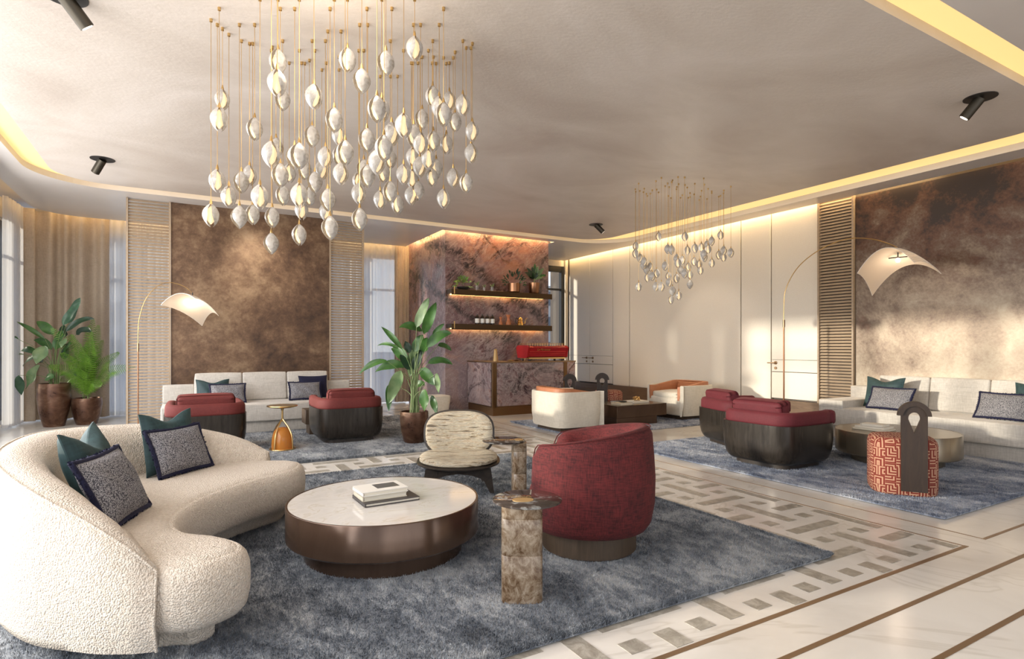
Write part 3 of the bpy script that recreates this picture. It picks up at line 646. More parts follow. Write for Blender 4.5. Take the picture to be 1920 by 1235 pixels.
# lower shelf
S1 = 1.78 + 0.044
for k, x in enumerate((5.37, 5.49, 5.61, 5.73)):
    lathe_thing('bottle', ('leftmost dark bottle with white label on lower bar shelf', 'second from left dark labelled bottle on lower bar shelf', 'third from left dark labelled bottle on lower bar shelf', 'dark labelled bottle on lower bar shelf, nearest the copper carafes')[k], 'bottle', (x, 10.82, S1), [(0.045, 0), (0.047, 0.01), (0.047, 0.15), (0.02, 0.185), (0.016, 0.19)], 'bottle_glass', 'bottles on the lower bar shelf', [('paper_label', [(0.0482, 0.03), (0.0482, 0.12)], 'label'), ('cap', [(0.018, 0.188), (0.018, 0.21)], 'black')], 16)
def carafe(x, s, lab):
    lathe_thing('carafe', lab, 'carafe', (x, 10.82, S1), [(0.055 * s, 0), (0.06 * s, 0.03 * s), (0.025 * s, 0.12 * s), (0.022 * s, 0.13 * s), (0.05 * s, 0.22 * s), (0.046 * s, 0.22 * s), (0.018 * s, 0.13 * s)], 'cglass', None, [('collar', [(0.03 * s, 0.10 * s), (0.027 * s, 0.14 * s)], 'leather')])
carafe(5.93, 0.75, 'smaller copper glass hourglass carafe on the lower bar shelf'); carafe(6.12, 1.0, 'taller copper glass hourglass carafe on the lower bar shelf')
t = lathe_thing('kettle', 'golden gooseneck kettle on the lower bar shelf', 'kettle', (6.42, 10.82, S1), [(0.075, 0), (0.07, 0.02), (0.055, 0.06), (0.06, 0.07), (0.05, 0.1), (0.055, 0.11), (0.042, 0.15)], 'gold')
b = MB(); b.lathe([(0.044, 0.15), (0.03, 0.165), (0.008, 0.17), (0.012, 0.185)], 16); b.build('lid', 'gold', t)
b = MB(); b.tube(cr([(0.06, 0, 0.03), (0.11, 0, 0.04), (0.125, 0, 0.1), (0.15, 0, 0.15), (0.18, 0, 0.16)], 5), [0.012] * 10 + [0.006] * 11, 8); b.build('spout', 'gold', t)
b = MB(); b.tube(cr([(-0.05, 0, 0.13), (-0.1, 0, 0.15), (-0.115, 0, 0.08), (-0.09, 0, 0.03)], 5), 0.009, 8); b.build('handle', 'black', t)

# ------------------------------------------------------------------ plants
def leaf_mesh(b, base, tip, width, sag, nrm, n=11, fold=0.25, bulge=0.38):
    """blade from base to tip, arched by sag, nrm = approximate face normal"""
    base, tip = Vector(base), Vector(tip); L = (tip - base).length; rows = []
    for i in range(n + 1):
        t = i / n; p = base.lerp(tip, t) + Vector((0, 0, 1)) * sag * 4 * t * (1 - t)
        q = base.lerp(tip, min(1, t + .02)) + Vector((0, 0, 1)) * sag * 4 * min(1, t + .02) * (1 - min(1, t + .02))
        d = (q - p); d = d.normalized() if d.length > 1e-6 else (tip - base).normalized()
        side = d.cross(nrm).normalized(); up = side.cross(d).normalized()
        w_ = width / 2 * (t ** .62) * ((1 - t) ** .85) * 1.93 if 0 < t < 1 else 0.0008
        wob = 0.06 * width * math.sin(9 * t)
        rows.append([p - side * w_ + up * (w_ * fold + wob), p - side * w_ * .5 + up * w_ * fold * .35, p, p + side * w_ * .5 + up * w_ * fold * .35, p + side * w_ + up * (w_ * fold - wob)])
    b.loft(rows, False, False, False)
def loc_cam(u, v, dep): return RT * u + FW * dep + Vector((0, 0, v))
def lily(name, label, loc, pot_prof, leaves, mpx, u0, v0, z0, mats, potmat='pot', wk=1.15):
    """leaves: (ub,vb,ut,vt,w,mat) measured over the pot centre"""
    t = thing(name, label, 'plant', loc)
    b = MB(); b.lathe(pot_prof, 40, cap1=False); b.build('pot', potmat, t)
    r = [p for p in pot_prof][-1][0]; b = MB(); b.lathe([(0.001, z0 - .02), (r + 0.005, z0 - .02)], 24, cap0=False, cap1=False); b.build('soil', 'soil', t)
    rnd = random.Random(3)
    for (ub, vb, ut, vt, w_, mt) in leaves:
        d0 = rnd.uniform(-.16, .16); d1 = d0 + rnd.uniform(-.14, .14)
        pb = loc_cam((ub - u0) * mpx, z0 + (v0 - vb) * mpx, d0); pt = loc_cam((ut - u0) * mpx, z0 + (v0 - vt) * mpx, d1)
        L = (pt - pb).length
        sag = 0.16 * L if abs(pt.z - pb.z) < 0.6 * L else 0.04 * L
        nv = (FW * -1 + Vector((0, 0, 0.55)) + RT * rnd.uniform(-.5, .5)).normalized()
        pt = pt + (pt - pb) * .10; b = MB(); leaf_mesh(b, pb, pt, w_ * mpx * wk, sag, nv); lf = b.build('leaf', mt, t, True, 180, fix=False)
        for p in lf.data.polygons: p.use_smooth = True
        sb = Vector((rnd.uniform(-.06, .06), rnd.uniform(-.06, .06), z0 - .02)); md = sb.lerp(pb, 0.55) + Vector((0, 0, .06)) + (sb - pb) * Vector((1, 1, 0)).length * 0.0
        b = MB(); b.tube(cr([sb, Vector((sb.x * .6 + md.x * .4, sb.y * .6 + md.y * .4, md.z)), pb], 5), [0.006] * 6 + [0.0035] * 5, 5); b.build('stalk', 'stalk', lf)
    return t
BIG = [(620, 235, 705, 30, 85, 'leaf_pale'), (680, 285, 775, 72, 85, 'leaf'), (725, 290, 808, 208, 42, 'leaf'), (700, 385, 868, 288, 85, 'leaf'), (650, 262, 500, 238, 75, 'leaf'),
       (520, 400, 362, 242, 48, 'leaf'), (470, 400, 298, 378, 32, 'leaf'), (525, 500, 402, 402, 90, 'leaf'), (525, 540, 298, 575, 85, 'leaf'), (400, 495, 198, 585, 55, 'leaf'),
       (600, 395, 545, 595, 100, 'leaf_pale'), (505, 560, 405, 795, 105, 'leaf_pale'), (395, 670, 402, 855, 62, 'leaf'), (712, 505, 875, 515, 62, 'leaf'), (645, 548, 752, 660, 92, 'leaf'),
       (780, 580, 790, 722, 55, 'leaf_pale'), (665, 680, 556, 722, 75, 'leaf'), (690, 700, 682, 855, 92, 'leaf'), (725, 755, 772, 885, 60, 'leaf'), (765, 372, 855, 408, 50, 'leaf'),
       (590, 420, 650, 300, 90, 'leaf'), (560, 430, 530, 345, 60, 'leaf_dark'), (640, 450, 600, 330, 80, 'leaf_dark'), (660, 420, 700, 320, 80, 'leaf'), (590, 560, 640, 430, 80, 'leaf_dark'), (560, 560, 500, 450, 70, 'leaf_dark')]
PP = [(0.13, 0), (0.15, 0.02), (0.185, 0.16), (0.20, 0.30), (0.196, 0.385), (0.183, 0.385), (0.18, 0.34)]
lily('potted_plant', 'tall peace lily in bronze pot between red armchair and striped chair', (2.80, 7.62, 0.022), [(r * .99, z * 1.12) for r, z in PP], BIG, 0.00182, 595, 880, 0.42, None, 'pot', 1.3)
L2 = [(410, 640, 305, 810, 100, 'leaf_pale'), (470, 490, 462, 620, 95, 'leaf_pale'), (545, 310, 635, 122, 70, 'leaf_blue'), (600, 330, 712, 158, 62, 'leaf_blue'), (400, 440, 240, 312, 34, 'leaf'), (270, 440, 152, 435, 12, 'leaf'),
      (330, 560, 155, 540, 50, 'leaf'), (330, 580, 155, 650, 45, 'leaf'), (420, 520, 290, 450, 60, 'leaf'), (500, 400, 395, 305, 70, 'leaf'), (560, 330, 500, 420, 70, 'leaf_dark'), (620, 380, 790, 285, 50, 'leaf_dark'),
      (640, 400, 780, 380, 60, 'leaf_dark'), (265, 720, 245, 865, 60, 'leaf_blue'), (590, 430, 600, 500, 60, 'leaf_pale'), (540, 740, 460, 760, 60, 'leaf'), (600, 710, 690, 790, 60, 'leaf_dark'), (450, 620, 380, 540, 60, 'leaf_dark'),
      (560, 560, 640, 470, 70, 'leaf'), (520, 600, 500, 480, 70, 'leaf_dark'), (240, 560, 30, 640, 16, 'leaf_pale'), (500, 520, 560, 380, 70, 'leaf')]
lily('potted_plant', 'broad leaved plant in tall bronze pot by the left glass wall', (-1.90, 12.33, 0), [(0.145, 0), (0.155, 0.02), (0.212, 0.26), (0.236, 0.50), (0.226, 0.73), (0.212, 0.73), (0.208, 0.66)], L2, 0.00215, 490, 800, 0.70, None, 'pot', 1.45)
def fern(loc):
    t = thing('potted_fern', 'bright green fern in round bronze pot beside taller potted plant', 'plant', loc)
    b = MB(); b.lathe([(0.145, 0), (0.155, 0.01), (0.205, 0.18), (0.226, 0.36), (0.22, 0.46), (0.205, 0.46), (0.20, 0.42)], 40, cap1=False); b.build('pot', 'pot', t)
    b = MB(); b.lathe([(0.001, .42), (0.205, .42)], 24, cap0=False, cap1=False); b.build('soil', 'soil', t)
    rnd = random.Random(5)
    F = [(800, 250, 0.06), (830, 300, .1), (640, 330, -.3), (560, 380, .2), (700, 300, .25), (950, 360, -.3), (930, 520, .3), (1100, 640, .2), (990, 770, -.2), (470, 740, .25), (620, 480, .35), (880, 450, -.35), (760, 420, .4), (720, 520, -.3), (860, 600, -.4), (640, 620, -.35), (800, 380, -.3), (690, 700, .3)]
    for (u, v, dep) in F:
        tip = loc_cam((u - 770) * 0.00215, 0.46 + (885 - v) * .00215, dep + (-.1 if dep < 0 else .0)); st = Vector((rnd.uniform(-.05, .05), rnd.uniform(-.05, .05), .42))
        out_ = Vector((tip.x, tip.y, 0)); mid = st * .35 + tip * .65 + Vector((0, 0, 0.16 * out_.length + .04)) - out_ * .14
        path = cr([st, st.lerp(mid, .5) + Vector((0, 0, .05)), mid, tip], 12); b = MB(); b.tube(path, [0.005] + [0.002] * (len(path) - 1), 4)
        n = len(path)
        for i in range(6, n):
            for hh in (0,):
                p = path[i] if not hh else (path[i] + path[i - 1]) / 2; d = (path[i] - path[i - 1]).normalized(); sd = d.cross(FW * -1 + Vector((0, 0, .4))).normalized()
                ll = 0.16 * math.sin(PI * min(1, (i - 4) / (n - 4)) ** .8) + .02
                for s in (-1, 1):
                    e = p + (sd * s + d * .55).normalized() * ll - Vector((0, 0, ll * .22)); wv = d * 0.0075; m_ = p.lerp(e, .5) + Vector((0, 0, .006))
                    b.add([p - wv * .5, p + wv * .5, m_ + wv, m_ - wv, e], [(0, 1, 2, 3), (3, 2, 4)])
        b.build('frond', 'fern', t, False, fix=False)
fern((-1.46, 12.40, 0))
def shelf_plant(name, label, loc, kind):
    t = thing(name, label, 'plant', loc); rnd = random.Random(hash(kind) % 7 if False else {'bush': 1, 'zz': 2, 'rubber': 3}[kind])
    if kind == 'bush':
        b = MB(); b.lathe([(0.08, 0), (0.12, 0.03), (0.13, 0.06), (0.12, 0.06), (.1, .05)], 24); b.build('bowl', 'black', t); N = 60
        for k in range(N):
            a = rnd.uniform(0, 2 * PI); e = rnd.uniform(0, 1.35); r = 0.26 * rnd.uniform(.7, 1); p = Vector((math.cos(a) * math.cos(e) * r, math.sin(a) * math.cos(e) * r * .55, .08 + math.sin(e) * r * .95 - (0.05 if e < .3 else 0)))
            b = MB(); leaf_mesh(b, p * .62 + Vector((0, 0, .04)), p, 0.045, .02, Vector((0, -1, .6)).normalized(), 5); b.build('leaf', 'fern' if k % 3 else 'leaf_pale', t, True, 180, fix=False)
    elif kind == 'zz':
        b = MB(); b.lathe([(0.11, 0), (0.13, 0.02), (0.135, 0.2), (0.125, 0.2), (.12, .17)], 28); b.build('pot', 'copper', t)
        for k in range(46):
            a = rnd.uniform(-PI, PI); e = rnd.uniform(-.25, 1.3); r = rnd.uniform(.22, .38); p = Vector((math.cos(a) * math.cos(e) * r, -abs(math.sin(a)) * math.cos(e) * r * .45, .2 + math.sin(e) * r))
            b = MB(); leaf_mesh(b, p * .7 + Vector((0, 0, .05)), p, 0.05, .015, Vector((rnd.uniform(-.5, .5), -1, .5)).normalized(), 5); b.build('leaf', 'leaf_dark', t, True, 180, fix=False)
    else:
        b = MB(); b.lathe([(0.10, 0), (0.115, 0.02), (0.125, 0.24), (0.115, 0.24), (.11, .2)], 28); b.build('pot', 'copper', t)
        b = MB(); b.tube([(0, 0, .2), (.01, 0, .34)], .012, 6); b.build('stem', 'stalk', t)
        for (ut, vt, w_, m_) in ((-.02, .68, .13, 'leaf'), (.22, .58, .13, 'leaf_pale'), (-.24, .56, .12, 'leaf_dark'), (-.3, .45, .12, 'leaf_dark'), (.28, .42, .11, 'leaf'), (.07, .62, .13, 'leaf_pale'), (-.1, .6, .12, 'leaf_dark'), (.18, .34, .1, 'leaf_pale'), (-.16, .36, .1, 'leaf_dark'), (.05, .46, .12, 'leaf_dark')):
            b = MB(); leaf_mesh(b, (ut * .15, 0, .32), (ut, -.06, vt), w_, .03, Vector((ut, -1, .4)).normalized(), 7); b.build('leaf', m_, t, True, 180, fix=False)
S2 = 2.49 + 0.044
shelf_plant('shelf_plant', 'bushy light green plant at left end of upper bar shelf', (5.05, 10.84, S2), 'bush')
shelf_plant('shelf_plant', 'dark leafy plant in copper pot on the upper bar shelf', (6.28, 10.85, S2), 'zz')
shelf_plant('shelf_plant', 'large leaved plant in taller copper pot at right of upper bar shelf', (6.80, 10.85, S2), 'rubber')
for k, (x, s, lb) in enumerate(((5.36, 1.15, 'tallest of three small glass succulent pots on upper bar shelf'), (5.53, .8, 'smallest of three small glass succulent pots on upper bar shelf'), (5.72, 1.0, 'small succulent in glass pot, nearest the dark leafy shelf plant'))):
    t = lathe_thing('succulent', lb, 'plant', (x, 10.82, S2), [(0.03 * s, 0), (0.035 * s, .09 * s), (.03 * s, .09 * s), (.026 * s, .01)], 'glass')
    for q in range(9):
        a = q * 2.4; b = MB(); leaf_mesh(b, (0, 0, .08 * s), (.055 * s * math.cos(a), .055 * s * math.sin(a), (.13 + .02 * (q % 3)) * s), .03 * s, .01, Vector((0, -.6, 1)).normalized(), 4); b.build('leaf', 'leaf_pale', t, True, 180, fix=False)

# ------------------------------------------------------------------ rugs
def rug(label, x0, y0, x1, y1, mat, tufts, seed):
    t = thing('rug', label, 'rug', ((x0 + x1) / 2, (y0 + y1) / 2, 0)); w_, d_ = x1 - x0, y1 - y0
    b = MB(); rings = []
    for ins, z in ((0.006, 0.002), (0, 0.008), (0.002, 0.016), (0.012, 0.021)): rings.append([(p[0], p[1], z) for p in rrect(-w_ / 2 + ins, -d_ / 2 + ins, w_ / 2 - ins, d_ / 2 - ins, 0.03, 3)])
    b.loft(rings); b.build('rug_base', mat, t)
    rs = np.random.RandomState(seed); n = tufts; ne = tufts // 12
    x = rs.uniform(-w_ / 2, w_ / 2, n); y = rs.uniform(-d_ / 2, d_ / 2, n)
    # denser along the near and right edges
    x[:ne] = rs.uniform(-w_ / 2, w_ / 2, ne); y[:ne] = -d_ / 2 + rs.uniform(0, .03, ne); m = ne // 2; y[:m // 3] = d_ / 2 - rs.uniform(0, .03, m // 3)
    x[ne:ne + m] = w_ / 2 - rs.uniform(0, .03, m); x[ne + m:ne + 2 * m] = -w_ / 2 + rs.uniform(0, .03, m)
    a = rs.uniform(0, 2 * PI, n); hh = rs.uniform(.012, .024, n); ww = rs.uniform(.0025, .005, n); lx = rs.normal(0, .007, n); ly = rs.normal(0, .007, n)
    V = np.zeros((n, 3, 3)); z0 = .014
    V[:, 0] = np.stack([x - ww * np.cos(a), y - ww * np.sin(a), np.full(n, z0)], 1); V[:, 1] = np.stack([x + ww * np.cos(a), y + ww * np.sin(a), np.full(n, z0)], 1); V[:, 2] = np.stack([x + lx, y + ly, z0 + hh], 1)
    me = bpy.data.meshes.new('pile'); me.vertices.add(3 * n); me.vertices.foreach_set('co', V.ravel().astype(np.float32)); me.loops.add(3 * n); me.loops.foreach_set('vertex_index', np.arange(3 * n, dtype=np.int32))
    me.polygons.add(n); me.polygons.foreach_set('loop_start', np.arange(0, 3 * n, 3, dtype=np.int32)); me.update(); me.validate(); me.materials.append(M[mat])
    o = bpy.data.objects.new('pile', me); COL.objects.link(o); o.parent = t; o['kind'] = 'stuff'
    return t
rug('grey blue distressed rug under the round marble coffee table', -0.95, 2.165, 3.62, 6.21, 'rug_grey', 420000, 1)
rug('grey blue rug under the far left sofa and armchairs', -0.90, 6.97, 3.65, 10.75, 'rug_grey', 120000, 2)
rug('pale blue distressed rug under the right sofa group', 5.14, 2.19, 9.25, 5.93, 'rug_blue', 220000, 3)
rug('blue rug under the cream and leather tub chairs', 5.07, 6.93, 9.0, 8.9, 'rug_blue', 60000, 4)
ZR = 0.022

# ------------------------------------------------------------------ crescent sofa
def offs(pts, d):
    n = len(pts); out = []
    for i in range(n):
        t = (pts[(i + 1) % n] - pts[i - 1]).normalized(); out.append(pts[i] + Vector((-t.y, t.x, 0)) * d)
    return out
BACK = [(-.10, 2.80, .42), (-.20, 2.835, .52), (-.36, 2.94, .63), (-.60, 3.19, .745), (-.80, 3.65, .80), (-.87, 4.2, .81), (-.79, 4.68, .81), (-.47, 5.06, .785), (-.1, 5.2, .75), (.25, 5.19, .665), (.46, 5.15, .585), (.62, 5.08, .49)]
FRONT = [(.80, 4.97), (.85, 4.80), (.74, 4.56), (.42, 4.32), (.13, 3.98), (.0, 3.62), (.03, 3.36), (.17, 3.20), (.27, 3.02), (.25, 2.86), (.10, 2.76), (-.02, 2.76)]
t = thing('curved_sofa', 'curved cream boucle sofa with wraparound back in the left foreground', 'sofa', (0, 4.0, 0))
D = Vector((0, -4.0, 0))
ol = cr([Vector((x, y, 0)) for x, y, _ in BACK] + [Vector((x, y, 0)) for x, y in FRONT], 7, True)
ol = [p + D for p in ol]
area = sum(a.x * c.y - c.x * a.y for a, c in zip(ol, ol[1:] + ol[:1]))
sg = 1 if area > 0 else -1
if sg < 0: ol.reverse()
def ringo(ins, z):
    q = offs(ol, ins)
    return [(p.x, p.y, z) for p in q]
b = MB(); rings = [ringo(i, z) for i, z in ((.09, .125), (.045, .137), (.015, .17), (.002, .23), (.0, .30), (.003, .35), (.016, .39), (.036, .412), (.052, .422), (.058, .419), (.066, .426), (.10, .435), (.16, .438))]
b.loft(rings, True, False); o = None
vs = rings[-1]; bm = bmesh.new(); vv = [bm.verts.new(p) for p in vs]; ed = [bm.edges.new((vv[i], vv[(i + 1) % len(vv)])) for i in range(len(vv))]; bmesh.ops.triangle_fill(bm, edges=ed, use_beauty=True)
bm.verts.index_update(); base = len(b.v) - len(vs)
for f in bm.faces: b.f.append(tuple(base + v.index for v in f.verts))
bm.free(); b.build('seat', 'boucle', t, True, 60)
b = MB(); b.loft([ringo(.17, ZR), ringo(.15, .05), ringo(.15, .14)]); b.build('plinth', 'boucle', t)
bp = cr([Vector(p) for p in BACK], 7); secs = []; edge = []
nb = len(bp)
for i, p in enumerate(bp):
    t_ = (bp[min(i + 1, nb - 1)] - bp[max(i - 1, 0)]); t_.z = 0; t_.normalize(); nr = Vector((-t_.y, t_.x, 0))  # outward = left of travel?
    if i == 0: c0 = Vector((0.0, 4.1, 0))
    if (p - Vector((0.0, 4.1, p.z))).dot(nr) < 0: nr = -nr
    T = p.z; s = i / (nb - 1); th = .24 * min(1, .35 + 2.6 * min(s, 1 - s)); zb = .085
    inner = min(.40, T - .06)
    prof = [(-th * .55, zb + .01), (.0, zb), (.018, zb + .05), (.03, zb + (T - zb) * .35), (.028, zb + (T - zb) * .62), (.008, T - .05), (-.012, T - .015), (-.03, T - .002), (-th * .32, T + .004), (-th * .6, T - .014), (-th * .85, T - .06), (-th, T - .13 if T > .6 else T - .07), (-th * 1.03, inner - .02), (-th * .9, inner - .1)]
    q = Vector((p.x, p.y, 0)) + D
    secs.append([q + nr * a + Vector((0, 0, z)) for a, z in prof]); edge.append(q + nr * -.012 + Vector((0, 0, T - .006)))
b = MB(); b.loft(secs); b.build('backrest', 'boucle', t, True, 75)
b = MB(); b.tube([secs[0][1] + Vector((0.004, -.004, 0)), secs[0][3] + Vector((.004, -.004, 0)), secs[0][5] + Vector((.004, -.004, 0))] + edge, 0.006, 6); b.build('piping', 'boucle', t)

# ------------------------------------------------------------------ cushions
def cushion(name, label, cat, bl, br, up, th, mat, fringe=False, grp=None, puff=1.0, dent=0.0):
    """bl, br lower corners; up = vector to the upper edge"""
    bl, br, up = Vector(bl), Vector(br), Vector(up); w_ = (br - bl).length; h_ = up.length; x = (br - bl).normalized(); z = up.normalized(); z = (z - x * z.dot(x)).normalized(); y = z.cross(x)
    c = (bl + br) / 2 + up / 2
    t = thing(name, label, cat, c, 0, grp); t.rotation_euler = Matrix((x, y, z)).transposed().to_euler()
    N = 18; b = MB()
    def pt(u, v, s):
        e = (1 - abs(u) ** 2.6) * (1 - abs(v) ** 2.6); pin = .07
        X_ = u * w_ / 2 * (1 - pin * (1 - v * v)); Z_ = v * h_ / 2 * (1 - pin * (1 - u * u)) - dent * h_ * math.exp(-(u / .5) ** 2) * max(0, v) ** 1.5
        wr = 0.006 * math.sin(9 * u + 5 * v) * e
        return (X_, s * (th / 2 * (max(e, 0) ** .55) * puff + .004) + wr * s, Z_)
    g = [[pt(-1 + 2 * i / N, -1 + 2 * j / N, -1) for i in range(N + 1)] for j in range(N + 1)]
    g2 = [[pt(-1 + 2 * i / N, -1 + 2 * j / N, 1) for i in range(N + 1)] for j in range(N + 1)]
    b.loft(g, False, False, False); b.loft(g2, False, False, False)
    rim = [(-1 + 2 * i / N, -1) for i in range(N)] + [(1, -1 + 2 * i / N) for i in range(N)] + [(1 - 2 * i / N, 1) for i in range(N)] + [(-1, 1 - 2 * i / N) for i in range(N)]
    m = len(rim); b.loft([[pt(u, v, -1) for u, v in rim], [pt(u, v, 1) for u, v in rim]], False, False)
    b.build('cover', mat, t, True, 80)
    if fringe:
        rnd = random.Random(int(w_ * 1000)); path = [Vector(pt(u, v, 0)) * 1.0 for u, v in rim]; path = [Vector((p.x * 1.02, 0, p.z * 1.03)) for p in path]; path += path[:1]
        b = MB(); b.tube(path, 0.014, 7, False)
        for i in range(420):
            k = rnd.uniform(0, m); p = path[int(k)].lerp(path[int(k) + 1], k % 1); o_ = Vector((p.x / w_, rnd.uniform(-.35, .35), p.z / h_)).normalized()
            q = p + o_ * rnd.uniform(.012, .024); s_ = Vector((rnd.uniform(-1, 1), rnd.uniform(-1, 1), rnd.uniform(-1, 1))).normalized() * .006
            b.add([p - s_, p + s_, q + s_, q - s_], [(0, 1, 2, 3)])
        b.build('fringe', 'navy', t, True, 60)
    return t
cushion('cushion', 'teal cushion with folded top corner on left part of curved sofa', 'cushion', (-.44, 3.77, .44), (-.34, 4.24, .45), (-.13, .04, .45), .17, 'teal', dent=.24)
cushion('cushion', 'grey tweed cushion with navy fringe in front of left teal cushion on curved sofa', 'cushion', (-.31, 3.38, .455), (-.17, 3.86, .455), (-.15, .05, .33), .14, 'tweed', True)
cushion('cushion', 'teal cushion near the far middle of the curved sofa back', 'cushion', (-.21, 4.71, .44), (.11, 5.03, .44), (-.07, .04, .44), .13, 'teal', dent=.14)
cushion('cushion', 'grey tweed cushion with navy fringe in front of far teal cushion on curved sofa', 'cushion', (-.125, 4.61, .455), (.20, 4.95, .455), (-.11, .07, .30), .13, 'tweed', True)

# ------------------------------------------------------------------ round coffee table
def round_table(name, label, loc, R, h, hb, Rb, mband, mtop):
    t = thing(name, label, 'table', loc)
    b = MB(); b.lathe([(R - .012, hb), (R, hb + .012), (R, h - .004), (R - .003, h), (R - .012, h), (R - .013, h - .006)], 96, cap1=False); b.build('band', mband, t)
    b = MB(); b.lathe([(R - .02, h - .03), (R - .0135, h - .012), (R - .014, h - .002)], 96); b.build('tabletop', mtop, t)
    b = MB(); b.lathe([(Rb, ZR - loc[2]), (Rb, hb + .01)], 96); b.build('plinth', mband, t)
    return t
round_table('coffee_table', 'round marble topped coffee table with bronze band in the foreground', (1.156, 3.698, 0), .614, .357, .141, .505, 'bronze_band', 'tmarble')
round_table('coffee_table', 'round champagne metal coffee table in front of right sofa', (7.20, 3.56, 0), .62, .38, .12, .46, 'champagne', 'champagne')
def book(label, c, size, rz, cover, grp=None, pic=False):
    t = thing('book', label, 'book', c, rz, grp); x, y, z = size
    b = MB(); b.box((0, 0, .003), (x, y, .005)); b.box((0, 0, z - .002), (x, y, .005)); b.box((-x / 2 + .003, 0, z / 2), (.006, y, z - .002)); b.build('cover', cover, t, False)
    b = MB(); b.box((.003, 0, z / 2), (x - .014, y - .01, z - .009)); b.build('pages', 'pages', t, False)
    if pic:
        b = MB(); b.box((.04, .01, z + .0009), (x * .5, y * .55, .001)); b.build('cover_photo', 'photo_print', t, False)
    return t
TZ = .357
book('large dark grey book at the bottom of the stack on round marble table', (1.15, 3.66, TZ), (.36, .27, .022), 0.03, 'book_dark')
book('cream book in the middle of the stack on round marble table', (1.115, 3.665, TZ + .0235), (.29, .20, .032), 0.02, 'book_cream')
book('cream book with dark cover photo on top of marble table stack', (1.115, 3.665, TZ + .0565), (.30, .21, .028), 0.05, 'book_white', None, True)
for k, (s, lb, mt) in enumerate((((.36, .27, .022), 'largest cream book at bottom of stack on the champagne metal table', 'book_cream'), ((.32, .24, .02), 'beige book in the middle of the stack on champagne metal table', 'book_white'), ((.24, .19, .022), 'smaller white book on top of the stack on champagne metal table', 'book_white'))):
    book(lb, (7.03 + .01 * k, 3.72, .38 + .0225 * k), s, -PI / 2 + .06 * k, mt)

# ------------------------------------------------------------------ red barrel chair
def barrel(loc, rz):
    t = thing('barrel_chair', 'deep red chenille barrel armchair on a wooden plinth in the foreground', 'chair', loc, rz)
    b = MB(); b.lathe([(.30, 0), (.31, .01), (.31, .165)], 64); b.build('plinth', 'base_wood', t)
    R = .43; secs = []; N = 56; edge = []
    a0 = math.radians(38)
    for i in range(N + 1):
        s = i / N; a = a0 + (2 * PI - 2 * a0) * s; e = min(s, 1 - s)
        T = .70 + .115 * (math.sin(PI * s) ** 1.3); T -= .09 * max(0, 1 - e / .04) ** 2.2
        nr = Vector((math.cos(a), math.sin(a), 0)); k = 1 - .55 * max(0, 1 - e / .035) ** 2.5; th = .15
        prof = [(-.10, .15), (-.052, .155), (-.022, .20), (0, .32), (.004, .48), (-.004, .62), (-.016, T - .05), (-.035, T - .012), (-.06, T), (-.085, T - .003), (-.115, T - .025), (-.135, T - .07), (-th, T - .2), (-th - .01, .36), (-th, .2)]
        mid = -.075
        secs.append([nr * (R + mid + (p - mid) * k) + Vector((0, 0, z)) for p, z in prof]); edge.append(nr * (R - .03) + Vector((0, 0, T - .004)))
    b = MB(); b.loft(secs); b.build('backrest', 'chenille', t, True, 80)
    b = MB(); b.tube(edge, .004, 5); b.build('piping', 'chenille', t)
    b = MB(); rings = []
    for r, z in ((.34, .16), (.385, .18), (.405, .24), (.405, .33), (.385, .40), (.35, .425), (.25, .438), (.1, .44)): rings.append([(x, y, z) for x, y, _ in sup(r, r * .97, 0, 2.2, 48)])
    b.loft(rings); b.build('seat', 'chenille', t, True, 70)
c = FW * 3.84 + RT * .515
barrel((c.x, c.y, ZR), math.atan2(.754, -.65))

# ------------------------------------------------------------------ side tables on stone columns
def column_table(label, c, rz, off, coaster=True):
    t = thing('side_table', label, 'side table', (c[0], c[1], ZR), rz)
    b = MB(); rings = []
    rnd = random.Random(2)
    for k, z in enumerate([0, .01, .12, .24, .245, .25, .36, .43, .435, .44, .505]):
        j = -.003 if k in (4, 8) else 0; rings.append([(x, y, z) for x, y, _ in sup(.108 + j, .062 + j, 0, 4.0, 40)])
    b.loft(rings); b.build('column', 'burl', t, True, 35)
    b = MB(); b.lathe([(.178, .505), (.186, .509), (.186, .516), (.178, .521)], 56, (off[0], off[1], 0)); b.build('tabletop', 'smoky', t)
    b = MB(); rings = [[(x + .005, y, z) for x, y, _ in sup(.056, .038, 0, 2.4, 32)] for z in (.519, .524)]; b.loft(rings); b.build('brass_inlay', 'matte_gold', t)
    return t
c = FW * 3.02 + RT * .052
column_table('burl column side table with smoky round top in front of red barrel chair', (c.x, c.y), -YAW + .02, (.03, .045))
c = FW * 4.98 + RT * .06
column_table('burl column side table behind the red barrel chair beside striped chair', (c.x, c.y), -YAW + PI / 2 + .1, (.03, .13))

